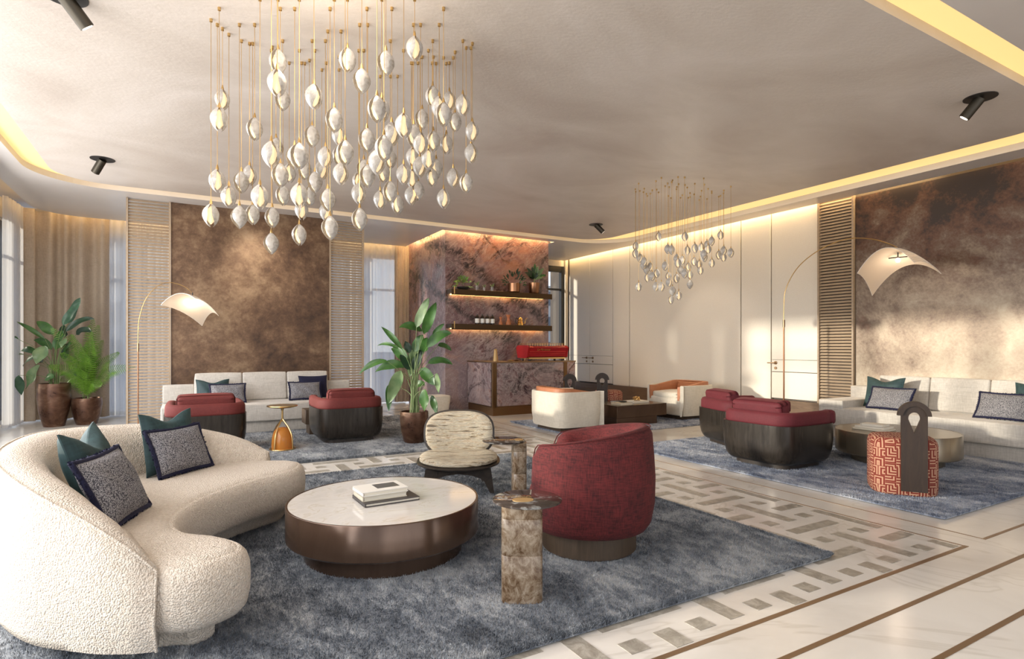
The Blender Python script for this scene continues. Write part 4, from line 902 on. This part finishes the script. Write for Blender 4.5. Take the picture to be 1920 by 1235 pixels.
# ------------------------------------------------------------------ striped lounge chair
def lounge():
    c = FW * 5.38 + RT * (-.50); t = thing('lounge_chair', 'low dark wood lounge chair with striped woven cushions', 'chair', (c.x, c.y, ZR), -YAW + .07)
    # local: x right, -y towards the viewer
    for y, hw, top, nm in ((-.20, .325, .225, 1), (.27, .26, .21, 0)):
        P_ = [(-hw, 0), (-hw + .035, 0), (-hw + .10, .13), (-.12, .165), (0, .18), (.12, .165), (hw - .10, .13), (hw - .035, 0), (hw, 0), (hw - .03, top), (-hw + .03, top)]
        b = MB(); b.prism(P_, y - .014, y + .014, 'Y'); b.build('leg_frame', 'chair_wood', t, ang=25)
    b = MB(); b.box((-.2, .03, .195), (.03, .5, .05)); b.box((.2, .03, .195), (.03, .5, .05)); b.build('side_rail', 'chair_wood', t, False)
    def pad(nx, nz, d, puff, z_of, name, mat, tilt, org, off):
        b = MB(); rings = []
        for f, q in puff: rings.append([org + tilt @ Vector((x, y + 0, off + q + z_of(x / nx, y / nz))) for x, y, _ in sup(nx * f, nz * f, 0, 2.7, 56)])
        b.loft(rings); return b.build(name, mat, t, True, 50)
    dish = lambda u, v: .035 * u * u + .02 * v * v
    S = Matrix.Rotation(math.radians(4), 3, 'X'); og = Vector((0, -.02, .225))
    pad(.385, .29, 0, ((.94, -.004), (1.0, .004), (1.0, .014), (.97, .018)), dish, 'seat_shell', 'chair_wood', S, og, 0)
    pad(.36, .265, 0, ((.9, .016), (1.0, .03), (1.0, .05), (.93, .07), (.8, .082), (.5, .09), (.2, .092)), dish, 'seat_cushion', 'stripe', S, og, 0)
    B = Matrix.Rotation(math.radians(76), 3, 'X'); ob = Vector((0, .285, .475))
    dish2 = lambda u, v: .05 * u * u
    pad(.345, .235, 0, ((.94, -.006), (1.0, .002), (1.0, .014), (.97, .018)), dish2, 'back_shell', 'chair_wood', B, ob, 0)
    pad(.325, .215, 0, ((.9, .016), (1.0, .028), (1.0, .045), (.93, .062), (.8, .072), (.5, .08), (.2, .082)), dish2, 'back_cushion', 'stripe', B, ob, 0)
    for s in (-1, 1):
        b = MB(); b.tube([(s * .1, .30, .44), (s * .1, .31, .3), (s * .1, .24, .2)], .014, 8); b.build('back_support', 'chair_wood', t)
lounge()

# ------------------------------------------------------------------ armchairs with dark wooden tub
def tub_chair(label, loc, rz, vel, grp):
    t = thing('armchair', label, 'chair', loc, rz, grp); hx, hy = .48, .465; n = 5.0; N = 64
    def top(x): s = min(1, max(0, (x - .12) / .3)); return .48 - .16 * s * s * (3 - 2 * s) * 0
    b = MB(); rings = []
    for f, z in ((.80, .05), (.86, .056), (.915, .085), (.955, .13), (.985, .20), (1.0, .29), (1.0, .48), (.945, .48), (.94, .33)): rings.append([(x, y, z) for x, y, _ in sup(hx * f, hy * f, 0, n, N)])
    b.loft(rings); b.build('shell', 'dark_wood', t, True, 45)
    b = MB(); b.loft([[(x, y, z) for x, y, _ in sup(.36, .35, 0, 5, 40)] for z in (0, .06)]); b.build('plinth', 'chair_wood', t)
    path = []
    for k in range(61):
        a = math.radians(48) + (2 * PI - math.radians(96)) * k / 60; ct, st = math.cos(a), math.sin(a); path.append(Vector((.415 * math.copysign(abs(ct) ** (2 / n), ct), .40 * math.copysign(abs(st) ** (2 / n), st), 0)))
    path = [Vector((.43, .40, 0)), Vector((.40, .40, 0))] + [p for p in path if p.x < .38] + [Vector((.40, -.40, 0)), Vector((.43, -.40, 0))]
    secs = []
    for i, p in enumerate(path):
        d = (path[min(i + 1, len(path) - 1)] - path[max(i - 1, 0)]).normalized(); nr = Vector((d.y, -d.x, 0)); 
        if nr.dot(p) < 0: nr = -nr
        e = min(i, len(path) - 1 - i); k = (.55, .9, 1)[min(e, 2)]
        pr = [(-.05, .46), (.045, .465), (.055, .50), (.052, .58), (.035, .612), (0, .622), (-.035, .612), (-.055, .58), (-.058, .5)]
        secs.append([p + nr * a * k + Vector((0, 0, .54 + (z - .54) * (k * .3 + .7))) for a, z in pr])
    b = MB(); b.loft(secs); b.build('arm_rim', vel, t, True, 80)
    b = MB(); b.rbox((.03, 0, .40), (.78, .70, .16), .05, 4, puff=.012); b.build('seat_cushion', vel, t)
    b = MB(); b.rbox((-.30, 0, .60), (.17, .64, .27), .06, 4, Matrix.Rotation(math.radians(-9), 3, 'Y'), puff=.01); b.build('back_cushion', vel, t)
    return t
tub_chair('rust red velvet tub armchair with dark wood shell, partly behind curved sofa', (.255, 8.43, ZR), PI / 2, 'rust_velvet', 'left tub armchairs')
tub_chair('rust red velvet tub armchair with dark wood shell beside the tall plant', (2.05, 8.43, ZR), PI / 2, 'rust_velvet', 'left tub armchairs')
tub_chair('crimson velvet tub armchair with dark wood shell, nearer of the right pair', (5.94, 4.21, ZR), 0, 'red_velvet', 'right tub armchairs')
tub_chair('crimson velvet tub armchair with dark wood shell, farther of the right pair', (6.70, 5.28, ZR), math.radians(-20), 'red_velvet', 'right tub armchairs')

# ------------------------------------------------------------------ cream tub chairs with leather lining
def cream_chair(label, loc, rz):
    t = thing('armchair', label, 'chair', loc, rz, 'cream tub chairs'); n = 5; hx, hy = .46, .47
    def upath(rx, ry, xs=.44):
        q = []
        for k in range(61):
            a = math.radians(45) + (2 * PI - math.radians(90)) * k / 60; ct, st = math.cos(a), math.sin(a); q.append(Vector((rx * math.copysign(abs(ct) ** (2 / n), ct), ry * math.copysign(abs(st) ** (2 / n), st), 0)))
        return [Vector((xs, ry, 0))] + [p for p in q if p.x < xs - .04] + [Vector((xs, -ry, 0))]
    def wall(rx, ry, th, zf, name, mat, z0):
        path = upath(rx, ry); secs = []
        for i, p in enumerate(path):
            d = (path[min(i + 1, len(path) - 1)] - path[max(i - 1, 0)]).normalized(); nr = Vector((d.y, -d.x, 0))
            if nr.dot(p) < 0: nr = -nr
            T = zf(p); pr = [(-th / 2, z0), (th / 2 - .03, z0), (th / 2, z0 + .2), (th / 2, T - .01), (th / 2 - .008, T), (-th / 2 + .008, T), (-th / 2, T - .01)]
            secs.append([p + nr * a + Vector((0, 0, z)) for a, z in pr])
        b = MB(); b.loft(secs); b.build(name, mat, t, True, 60)
    wall(.43, .44, .06, lambda p: .62, 'shell', 'cream_cloth', .07)
    wall(.37, .375, .065, lambda p: .60 + .08 * min(1, max(0, (.30 - p.x) / .5)), 'leather_lining', 'leather', .35)
    b = MB(); b.rbox((.02, 0, .24), (.84, .78, .32), .03, 3); b.build('seat_base', 'cream_cloth', t)
    b = MB(); b.rbox((.06, 0, .43), (.72, .66, .13), .05, 4, puff=.03); b.build('seat_cushion', 'cream_cloth', t)
    b = MB(); b.rbox((-.26, 0, .56), (.13, .6, .2), .05, 4, Matrix.Rotation(math.radians(-10), 3, 'Y'), puff=.02); b.build('back_cushion', 'leather', t)
    b = MB(); b.box((0, 0, .04), (.66, .66, .08)); b.build('plinth', 'base_wood', t, False)
cream_chair('cream tub chair with leather lining seen from behind, near the bar', (5.42, 7.68, ZR), 0)
cream_chair('cream tub chair with leather lining, open side towards the bar, by cream wall', (8.20, 7.84, ZR), PI)

# ------------------------------------------------------------------ rectangular coffee tables
t = thing('coffee_table', 'low rectangular bronze coffee table between the cream tub chairs', 'table', (6.80, 7.75, ZR))
b = MB(); b.rbox((0, 0, .24), (1.12, .76, .20), .004, 1); b.build('top_block', 'bronze_band', t); b = MB(); b.rbox((-.1, 0, .07), (.9, .72, .14), .004, 1); b.build('lower_block', 'bronze_band', t)
b = MB(); b.rbox((0, 0, .343), (1.12, .76, .006), .002, 1); b.build('tabletop', 'champagne', t)
TT = ZR + .346
t.location.z = ZR
book('cream book at the left end of rectangular bronze table', (6.50, 7.55, TT), (.30, .22, .035), .1, 'book_cream')
book('white book under the small knot ornament on rectangular bronze table', (6.98, 7.72, TT), (.38, .24, .03), .05, 'book_white')
book('dark thin book in the middle of rectangular bronze table', (6.76, 7.95, TT), (.2, .2, .014), .2, 'book_dark')
t = thing('knot_ornament', 'small brass knot ornament standing on white book', 'ornament', (6.98, 7.72, TT + .032))
b = MB(); b.tube([(.045 * (math.cos(2 * a) * (1 + .35 * math.cos(3 * a))), .045 * math.sin(2 * a) * (1 + .35 * math.cos(3 * a)), .035 + .028 * math.sin(3 * a)) for a in [2 * PI * k / 60 for k in range(61)]], .010, 7); b.build('knot', 'brass', t)
lathe_thing('dish', 'small dark dish lying on the cream book of rectangular bronze table', 'dish', (6.53, 7.56, TT + .0375), [(.04, 0), (.075, .012), (.07, .02), (.03, .008)], 'black')
t = thing('coffee_table', 'rectangular brown coffee table behind right one of the rust armchairs', 'table', (2.06, 9.18, ZR)); b = MB(); b.rbox((0, 0, .27), (.92, .32, .22), .004, 1); b.build('top_block', 'base_wood', t); b = MB(); b.rbox((0, 0, .08), (.8, .26, .16), .004, 1); b.build('lower_block', 'base_wood', t)
# cream stool near the bar
t = thing('stool', 'small cream tapered stool beside the marble wall behind the tall plant', 'stool', (4.36, 10.55, 0), .1)
b = MB(); b.loft([[(x, y, z) for x, y, _ in sup(r, r, 0, 5, 40)] for r, z in ((.17, .0), (.175, .02), (.215, .36), (.21, .385), (.19, .395))]); b.build('seat', 'cream_cloth', t)

# ------------------------------------------------------------------ cage side table with amber bell
t = thing('side_table', 'brass cage side table holding an amber glass bell', 'side table', (1.118, 7.93, ZR))
b = MB(); b.lathe([(.02, .535), (.12, .54), (.18, .555), (.188, .562), (.186, .572), (.02, .568)], 48); b.build('tabletop', 'brass', t)
b = MB(); b.lathe([(.013, .36), (.013, .50), (.022, .53), (.04, .542)], 16); b.build('stem', 'brass', t)
for k in range(4):
    a = PI / 4 + k * PI / 2; c_, s_ = math.cos(a), math.sin(a); b = MB(); b.tube(cr([(c_ * r, s_ * r, z) for r, z in ((.008, .39), (.04, .35), (.09, .29), (.135, .2), (.15, .1), (.155, .012))], 6), .009, 7); b.build('cage_bar', 'brass', t)
b = MB(); b.tube([(.155 * math.cos(2 * PI * k / 40), .155 * math.sin(2 * PI * k / 40), .010) for k in range(41)], .008, 6); b.build('cage_ring', 'brass', t)
b = MB(); b.lathe([(.133, .004), (.134, .06), (.126, .16), (.105, .235), (.07, .275), (.03, .288), (.001, .29)], 40); b.build('glass_bell', 'amber', t)

# ------------------------------------------------------------------ modular sofas
def sofa(label, loc, rz, length, bks, arm, lows, name='sofa'):
    """local: x along the length, front towards -y (depth 1.05), back at y=+.5"""
    t = thing(name, label, 'sofa', loc, rz)
    b = MB(); b.rbox((length / 2, .03, .085), (length - .06, .98, .17), .01, 2); b.build('plinth', 'linen', t)
    b = MB(); b.rbox((length / 2, 0, .31), (length, 1.06, .27), .025, 3); b.build('seat', 'linen', t)
    for x0, x1 in bks:
        b = MB(); b.rbox(((x0 + x1) / 2, .33, .665), (x1 - x0 - .008, .20, .46), .03, 3, Matrix.Rotation(math.radians(-10), 3, 'X'), puff=.012); b.build('back_cushion', 'linen', t)
    for x0, x1 in lows:
        b = MB(); b.rbox(((x0 + x1) / 2, .40, .585), (x1 - x0 - .006, .22, .28), .025, 3); b.build('low_back', 'linen', t)
    for x0, x1 in arm:
        b = MB(); b.rbox(((x0 + x1) / 2, -.12, .49), (x1 - x0, .82, .12), .02, 3); b.build('arm', 'linen', t)
    return t
sofa('long pale grey linen sofa against the brown bronze panel at far left', (-.28, 10.16, ZR), 0, 2.90, [(.44, 1.13), (1.13, 1.82), (1.82, 2.50)], [], [(0, .44), (2.50, 2.90)])
# right sofa: length runs towards -Y
sofa('long cream linen sofa against the pale bronze panel at right', (8.77, 5.15, ZR), -PI / 2, 3.55, [(.44, 1.12), (1.12, 1.81), (1.81, 2.50), (2.50, 3.19)], [(0, .36)], [(0, .44), (3.19, 3.55)])
SZ = ZR + .455
cushion('cushion', 'teal cushion at left end of the far left linen sofa', 'cushion', (.17, 10.16, SZ), (.65, 10.16, SZ), (0, .12, .36), .14, 'teal', dent=.14)
cushion('cushion', 'grey cushion with navy fringe at left end of far linen sofa', 'cushion', (.36, 9.95, SZ + .01), (.86, 9.95, SZ + .01), (0, .13, .27), .13, 'tweed', True)
cushion('cushion', 'dark navy cushion at right end of the far left linen sofa', 'cushion', (1.70, 10.16, SZ), (2.18, 10.16, SZ), (0, .12, .38), .14, 'navy')
cushion('cushion', 'grey cushion with navy fringe at right end of far linen sofa', 'cushion', (1.52, 9.95, SZ + .01), (2.02, 9.95, SZ + .01), (0, .13, .27), .13, 'tweed', True)
cushion('cushion', 'green teal cushion at the arm end of right cream sofa', 'cushion', (8.72, 4.76, SZ), (8.68, 4.22, SZ), (.10, 0, .44), .14, 'teal', dent=.14)
cushion('cushion', 'grey cushion with navy fringe at the arm end of right cream sofa', 'cushion', (8.56, 4.62, SZ + .01), (8.50, 4.04, SZ + .01), (.14, 0, .28), .13, 'tweed', True)
cushion('cushion', 'green teal cushion at the right edge of picture on right cream sofa', 'cushion', (8.74, 3.02, SZ), (8.72, 2.46, SZ), (.10, 0, .44), .14, 'teal', dent=.14)
cushion('cushion', 'grey cushion with navy fringe at the right edge of picture on cream sofa', 'cushion', (8.55, 3.32, SZ + .01), (8.50, 2.74, SZ + .01), (.14, 0, .29), .13, 'tweed', True)

# ------------------------------------------------------------------ maze poufs with wooden handle board
def pouf(label, loc, rz, bx=.06):
    t = thing('pouf', label, 'pouf', loc, rz); b = MB(); N = 56; rings = []
    L = ((.245, 0), (.257, .015), (.262, .06), (.262, .44), (.255, .475), (.235, .50), (.19, .51), (.1, .512))
    for f, z in L: rings.append([(x, y, z) for x, y, _ in sup(f, f, 0, 3.6, N)])
    b.loft(rings); o = b.build('body', 'maze', t, True, 70)
    me = o.data; uvl = me.uv_layers.new(name='UVMap'); 
    for p in me.polygons:
        nz = abs(p.normal.z) > .6
        cx = p.center
        for li in p.loop_indices:
            v = me.vertices[me.loops[li].vertex_index].co
            if nz: uvl.data[li].uv = (v.x, v.y)
            else:
                if abs(p.normal.y) > abs(p.normal.x): uvl.data[li].uv = (v.x, v.z)
                else: uvl.data[li].uv = (v.y, v.z)
    # board in front (-y side), outline with arch and teardrop hole
    bm = bmesh.new(); w2 = .098; zt = .72; ro = .098
    outer = [(-w2, .05), (w2, .05), (w2, zt)] + [(ro * math.cos(PI * k / 16), zt + ro * 1.0 * math.sin(PI * k / 16)) for k in range(1, 16)] + [(-w2, zt)]
    hole = [(0, .565), (.045, .69)] + [(.045 * math.cos(PI * k / 12), .70 + .05 * math.sin(PI * k / 12)) for k in range(0, 13)] + [(-.045, .69)]
    for y in (-.295, -.265):
        A = [bm.verts.new((x + bx, y, z)) for x, z in outer]; B_ = [bm.verts.new((x + bx, y, z)) for x, z in hole]
        ed = [bm.edges.new((A[i], A[(i + 1) % len(A)])) for i in range(len(A))] + [bm.edges.new((B_[i], B_[(i + 1) % len(B_)])) for i in range(len(B_))]
        bmesh.ops.triangle_fill(bm, edges=ed, use_beauty=True)
        if y == -.295: A0, B0 = A, B_
    for P0, P1 in ((A0, A), (B0, B_)):
        for i in range(len(P0)): bm.faces.new((P0[i], P0[(i + 1) % len(P0)], P1[(i + 1) % len(P0)], P1[i]))
    bmesh.ops.recalc_face_normals(bm, faces=bm.faces[:]); me = bpy.data.meshes.new('handle_board'); bm.to_mesh(me); bm.free(); me.materials.append(M['walnut']); o = bpy.data.objects.new('handle_board', me); COL.objects.link(o); o.parent = t
    secs = []
    for k in range(25):
        a = PI * k / 24; cs, sn = math.cos(a), math.sin(a); ri, rO = .085, .125
        secs.append([(bx + r * cs, y, zt + r * sn - .03 * (1 - sn) * 0) for r, y in ((ri, -.25), (rO, -.25), (rO + .004, -.28), (rO, -.31), (ri, -.31))])
    b = MB(); b.loft(secs); b.build('arch_grip', 'walnut', t, True, 50)
    return t
c = FW * 5.33 + RT * 3.62
pouf('rust and cream maze patterned pouf with wooden handle board on right rug', (c.x, c.y, ZR), -YAW - .42, .045)
pouf('maze patterned pouf with wooden handle behind rectangular bronze table', (6.98, 8.50, ZR), -YAW - .1, -.13)
pouf('maze patterned pouf with wooden handle, nearest the bar counter end', (6.45, 8.95, 0), -YAW, -.06)

# ------------------------------------------------------------------ arc floor lamps
def arc_lamp(label, base, dirv, pole_top, arc, shade_c, sw, corners, dome, thick=.012):
    """dirv: horizontal unit towards the shade; arc: list of (reach, z)"""
    t = thing('floor_lamp', label, 'lamp', base, math.atan2(dirv[1], dirv[0]))
    b = MB(); b.lathe([(.15, 0), (.155, .006), (.155, .018), (.03, .026), (.014, .05)], 40); b.build('base', 'bronze', t)
    b = MB(); b.tube([(0, 0, .03), (0, 0, pole_top)], thick, 12); b.build('pole', 'copper', t)
    b = MB(); b.tube([(0, 0, pole_top - .03), (0, 0, pole_top + .09)], thick * 1.5, 12); b.build('joint', 'bronze', t)
    b = MB(); b.tube(cr([(0, 0, pole_top)] + [(r, 0, z) for r, z in arc], 9), thick * .55, 8); b.build('arc', 'brass', t)
    r, z = shade_c
    b = MB(); b.tube([(r, 0, arc[-1][1]), (r, 0, z - .02)], .008, 8); b.build('stem', 'black', t)
    b = MB(); b.tube([(r - sw * .18, 0, z - .02), (r + sw * .18, 0, z - .03)], .008, 8); b.build('cross_bar', 'black', t)
    b = MB(); b.lathe([(.02, 0), (.032, .02), (.028, .05), (.01, .06)], 16, (r, 0, z - .09)); b.build('bulb', 'lamp_bulb', t)
    # saddle-shaped shade, ribbed
    N, Mm = 40, 18
    C4 = [Vector(q) for q in corners]
    def surf(u, v):
        a_, c_ = (u + 1) / 2, (v + 1) / 2
        p = (C4[0] * (1 - a_) + C4[1] * a_) * (1 - c_) + (C4[3] * (1 - a_) + C4[2] * a_) * c_
        f = (1 - u * u); g_ = (1 - v * v)
        return Vector((r, 0, z)) + p + Vector((0, 0, 1)) * (dome[0] * f + dome[1] * g_)
    b = MB(); g = [[surf(-1 + 2 * i / N, -1 + 2 * j / Mm) for i in range(N + 1)] for j in range(Mm + 1)]; b.loft(g, False, False, False)
    o = b.build('lamp_shade', 'lamp_shade', t, True, 180, fix=False); md = o.modifiers.new('s', 'SOLIDIFY'); md.thickness = .004
    b = MB()
    for i in range(0, N + 1, 1): b.tube([g[j][i] for j in range(0, Mm + 1, 2)], .0034, 4)
    b.build('shade_rib', 'bare_white', o)
    for j in (0, Mm):
        b = MB(); b.tube([p for p in g[j]], .004, 5); b.build('shade_rim', 'bare_white', o)
    l = bpy.data.lights.new('lamp_glow', 'POINT'); l.energy = 5; l.color = (1, .8, .6); l.shadow_soft_size = .05; lo = bpy.data.objects.new('lamp_glow', l); COL.objects.link(lo)
    w_ = Vector(base) + Vector(dirv) * r; lo.location = (w_.x, w_.y, z - .12)
    return t
arc_lamp('slim arc floor lamp with mesh shade beside the far left sofa', (-.58, 10.2, ZR), Vector((1, 0, 0)), 1.29, [(0, 1.55), (.02, 1.78), (.10, 2.05), (.25, 2.25), (.42, 2.31), (.60, 2.26), (.70, 2.17)], (.71, 2.10), .60, [(-.42, -.02, -.14), (.02, -.36, -.04), (.36, .0, -.28), (.14, .38, -.43)], (.12, .06), .009)
arc_lamp('tall arc floor lamp with wide mesh shade by the cream doors', (8.5, 5.90, 0), Vector((0, -1, 0)), 1.70, [(0, 2.0), (.04, 2.30), (.25, 2.62), (.60, 2.84), (1.0, 2.94), (1.35, 2.89), (1.62, 2.77), (1.72, 2.70)], (1.72, 2.60), .66, [(-.38, -.30, -.22), (.34, -.30, -.16), (.41, .25, -.28), (-.47, .25, -.50)], (.27, .07), .013)

# ------------------------------------------------------------------ ceiling spotlights
def spot(label, x, y, aim, power):
    t = thing('ceiling_spotlight', label, 'spotlight', (x, y, ZS), 0, 'ceiling spotlights'); aim = Vector(aim).normalized()
    b = MB(); b.lathe([(.10, -.004), (.135, -.006), (.135, .0), (.10, .0)], 40, cap0=True); b.build('recess_ring', 'black', t)
    s = Vector((0, 0, -.008)) ; b = MB(); b.tube([s - aim * .0, s + aim * .20], .048, 28); b.build('barrel', 'spot_metal', t)
    b = MB(); b.tube([s + aim * .196, s + aim * .203], .036, 24); b.build('lens', 'spot_lens', t)
    p = Vector((x, y, ZS)) + s + aim * .215
    light('spot_beam', 'SPOT', p, power, (1.0, .84, .66), aim, spot_size=math.radians(52), spot_blend=.7, shadow_soft_size=.03)
spot('dark tilted ceiling spotlight above the left louver screen', -.888, 8.93, (-.27, .32, -.45), 30)
spot('dark tilted ceiling spotlight at the top left edge of picture', -.70, 4.90, (.40, .20, -.50), 30)
spot('dark tilted ceiling spotlight near the right bronze panel', 6.63, 2.53, (-.12, .42, -.55), 30)
spot('dark tilted ceiling spotlight in front of the cream panelled wall', 7.0, 8.9, (.6, -.25, -.62), 60)
light('spot_beam', 'SPOT', (1.0, 9.2, 3.6), 110, (1.0, .84, .66), (0.15, 1.0, -.60), spot_size=math.radians(54), spot_blend=.9, shadow_soft_size=.04)  # extra beam with no fixture, added to brighten the brown wall panel

# ------------------------------------------------------------------ pendants
def pendant_proto(R_, Hh, drop, ztop):
    pass
def shell_mesh(R_, Hh, a0, a1, k, tipx):
    b = MB(); rows = []; n = 9; m = 10
    for i in range(n + 1):
        t_ = i / n; r = R_ * (math.sin(PI * min(.999, max(.02, t_ ** .92))) ** .85) * k * (1 if t_ < .75 else 1 + (t_ - .75) * .5); z = -Hh * t_
        mg = 1 - .55 * max(0, (t_ - .55) / .45) ** 1.5; am = (a0 + a1) / 2; hw = (a1 - a0) / 2 * mg
        rows.append([(r * math.cos(am - hw + 2 * hw * j / m) + tipx * math.cos(am) * max(0, t_ - .5) * R_, r * math.sin(am - hw + 2 * hw * j / m) + tipx * math.sin(am) * max(0, t_ - .5) * R_, z) for j in range(m + 1)])
    b.loft(rows, False, False, False); return b
def make_shell_meshes():
    out = []
    for a0, a1, k, tx in ((-2.0, 1.25, 1.0, .12), (1.75, 4.75, .95, .38)):
        o = shell_mesh(.058, .172, a0, a1, k, tx).build('petal', 'shell', None, True, 180, fix=False)
        me = o.data
        for p in me.polygons: p.use_smooth = True
        bpy.data.objects.remove(o); out.append(me)
    b = MB(); b.lathe([(.004, -.02), (.026, -.05), (.036, -.085), (.024, -.125), (.004, -.15)], 8); o = b.build('bulb', 'bulb'); out.append(o.data); bpy.data.objects.remove(o)
    b = MB(); b.lathe([(.004, .03), (.009, .01), (.011, -.006), (.004, -.012)], 8); o = b.build('collar', 'brass'); out.append(o.data); bpy.data.objects.remove(o)
    b = MB(); b.lathe([(.011, 0), (.011, -.022), (.003, -.024)], 8); o = b.build('ceiling_cap', 'brass'); out.append(o.data); bpy.data.objects.remove(o)
    b = MB(); b.tube([(0, 0, 0), (0, 0, 1)], .0021, 5); o = b.build('cord', 'brass'); out.append(o.data); bpy.data.objects.remove(o)
    return out
SM = make_shell_meshes()
def pendant(pos, sc, label, grp, rot):
    t = thing('pendant_lamp', label, 'pendant lamp', pos, rot, grp)
    for nm, me in (('petal', SM[0]), ('petal', SM[1]), ('bulb', SM[2]), ('collar', SM[3])):
        o = bpy.data.objects.new(nm, me); COL.objects.link(o); o.parent = t; o.scale = (sc, sc, sc)
    o = bpy.data.objects.new('cord', SM[5]); COL.objects.link(o); o.parent = t; o.scale = (1, 1, ZS - pos[2])
    o = bpy.data.objects.new('ceiling_cap', SM[4]); COL.objects.link(o); o.parent = t; o.location = (0, 0, ZS - pos[2])
A = [(196, 645, 90), (175, 765, 105), (403, 828, 100), (163, 1160, 100), (553, 395, 108), (548, 530, 120), (583, 640, 95), (785, 620, 110), (772, 875, 95), (1000, 385, 108), (1092, 520, 110), (1247, 405, 110), (1432, 310, 108),
     (915, 770, 108), (945, 870, 90), (1190, 700, 118), (1220, 705, 108), (1125, 900, 105), (1285, 860, 105), (1362, 805, 110), (1425, 870, 100), (1470, 920, 100), (1480, 765, 90), (1548, 620, 95), (1618, 735, 105), (1655, 650, 84), (1692, 790, 84), (1742, 675, 95),
     (1803, 850, 88), (1795, 990, 86), (1552, 905, 90), (1635, 925, 88), (510, 990, 115), (540, 950, 90), (690, 1000, 115), (660, 1010, 105), (568, 1125, 105), (625, 1115, 84), (858, 1010, 95), (985, 980, 110), (958, 1115, 98), (1235, 950, 115), (1190, 1040, 110), (1230, 1110, 86),
     (1275, 1020, 84), (1420, 1010, 88), (1465, 1070, 90), (1520, 1020, 92), (1570, 1085, 88), (1545, 1140, 84), (1360, 1120, 92), (1415, 1150, 84), (835, 1090, 86), (790, 1170, 92), (725, 1090, 88), (370, 1130, 88), (318, 1170, 95), (1130, 1130, 100), (1105, 1090, 92), (1680, 1145, 86), (1763, 1180, 86), (945, 1000, 86), (1590, 690, 100)]
A += [(u, v + 823, w_) for u, v, w_ in ((122, 560, 100), (237, 440, 95), (305, 570, 100), (390, 560, 88), (437, 440, 108), (516, 575, 90), (510, 740, 92), (585, 430, 90), (690, 430, 108), (755, 440, 85), (705, 530, 84), (690, 685, 92), (873, 460, 98), (862, 540, 84), (888, 640, 105), (1078, 585, 100), (1072, 420, 92), (1075, 340, 86), (1275, 410, 95), (1210, 460, 84), (1322, 490, 84), (1410, 435, 84), (1453, 405, 84), (1618, 455, 86))]
CC = Vector((.981, 4.106)); rnd = random.Random(11); placed = []
for k, (u, v, w_) in enumerate(A):
    px = 360 + u / 3.43; py = v / 3.43; d = min(5.05, max(3.2, 424.0 / w_)); r = (px - 960) / 1074.7
    # keep the drop points inside the round field
    for it in range(12):
        q = FW * d + RT * (r * d)
        if (Vector((q.x, q.y)) - CC).length < 1.02: break
        d += (4.1 - d) * .25
    z = H - (py - 650) / 1074.7 * d + .086
    lb = 'white shell-like glass pendant in the large near cluster'; g = 'near cluster of shell pendants'
    if k == 69 - 0: pass
    if (u, w_) == (510, 92): lb = 'white shell glass pendant hanging lowest in the near cluster'
    if (u, v) == (122, 1383): lb = 'white shell glass pendant hanging farthest left in the near cluster'
    if (u, v) == (1803, 850): lb = 'upper of two white shell pendants at the right end of near cluster'
    if (u, v) == (1795, 990): lb = 'lower of two white shell pendants at the right end of near cluster'
    if (u, v) == (1432, 310): lb = 'white shell glass pendant hanging highest in the near cluster'
    pendant((q.x, q.y, z), min(1.12, max(.92, w_ / 3.43 * d / 1074.7 / .112)), lb, g, rnd.choice((-1, 1)) * rnd.uniform(.15, .9) - YAW - PI / 2 - 1.5)
B2 = [(552, 585), (550, 635), (580, 665), (572, 860), (605, 715), (625, 745), (652, 725), (632, 800), (665, 790), (695, 770), (690, 860), (727, 860), (708, 520), (752, 720), (770, 605), (797, 610), (775, 790), (780, 830), (803, 890), (792, 950), (845, 920), (830, 805), (832, 670), (870, 680), (858, 745), (885, 770), (887, 520), (903, 615), (910, 725), (922, 780), (922, 845), (950, 690), (955, 600), (1000, 595), (1020, 660), (985, 710), (993, 750), (1037, 575), (1045, 605), (1070, 550), (1070, 700), (1130, 510), (1118, 645), (1152, 615), (1150, 660), (1200, 630), (610, 690), (840, 700), (1015, 640)]
for k, (u, v) in enumerate(B2):
    px = 1040 + u / 3.633; py = 300 + v / 3.633; d = 8.7 + rnd.uniform(-.7, .7) * math.sqrt(max(.05, 1 - ((px - 1280) / 95) ** 2)); r = (px - 960) / 1074.7; q = FW * d + RT * (r * d)
    z = H - (py - 650) / 1074.7 * d + .07
    lb = 'small white shell glass pendant in the far cluster by cream wall'
    if (u, v) == (792, 950): lb = 'white shell glass pendant hanging lowest in the far cluster'
    pendant((q.x, q.y, z), .86, lb, 'far cluster of shell pendants', rnd.choice((-1, 1)) * rnd.uniform(.15, .9) - YAW - PI / 2 - 1.5)
light('pendant_fill', 'POINT', (0.8, 3.7, 3.42), 36, (1.0, .88, .72), shadow_soft_size=.5)  # added point lamp, brightens the ceiling above the near pendants
light('pendant_fill', 'POINT', (6.58, 6.25, 2.75), 12, (1.0, .88, .72), shadow_soft_size=.4)
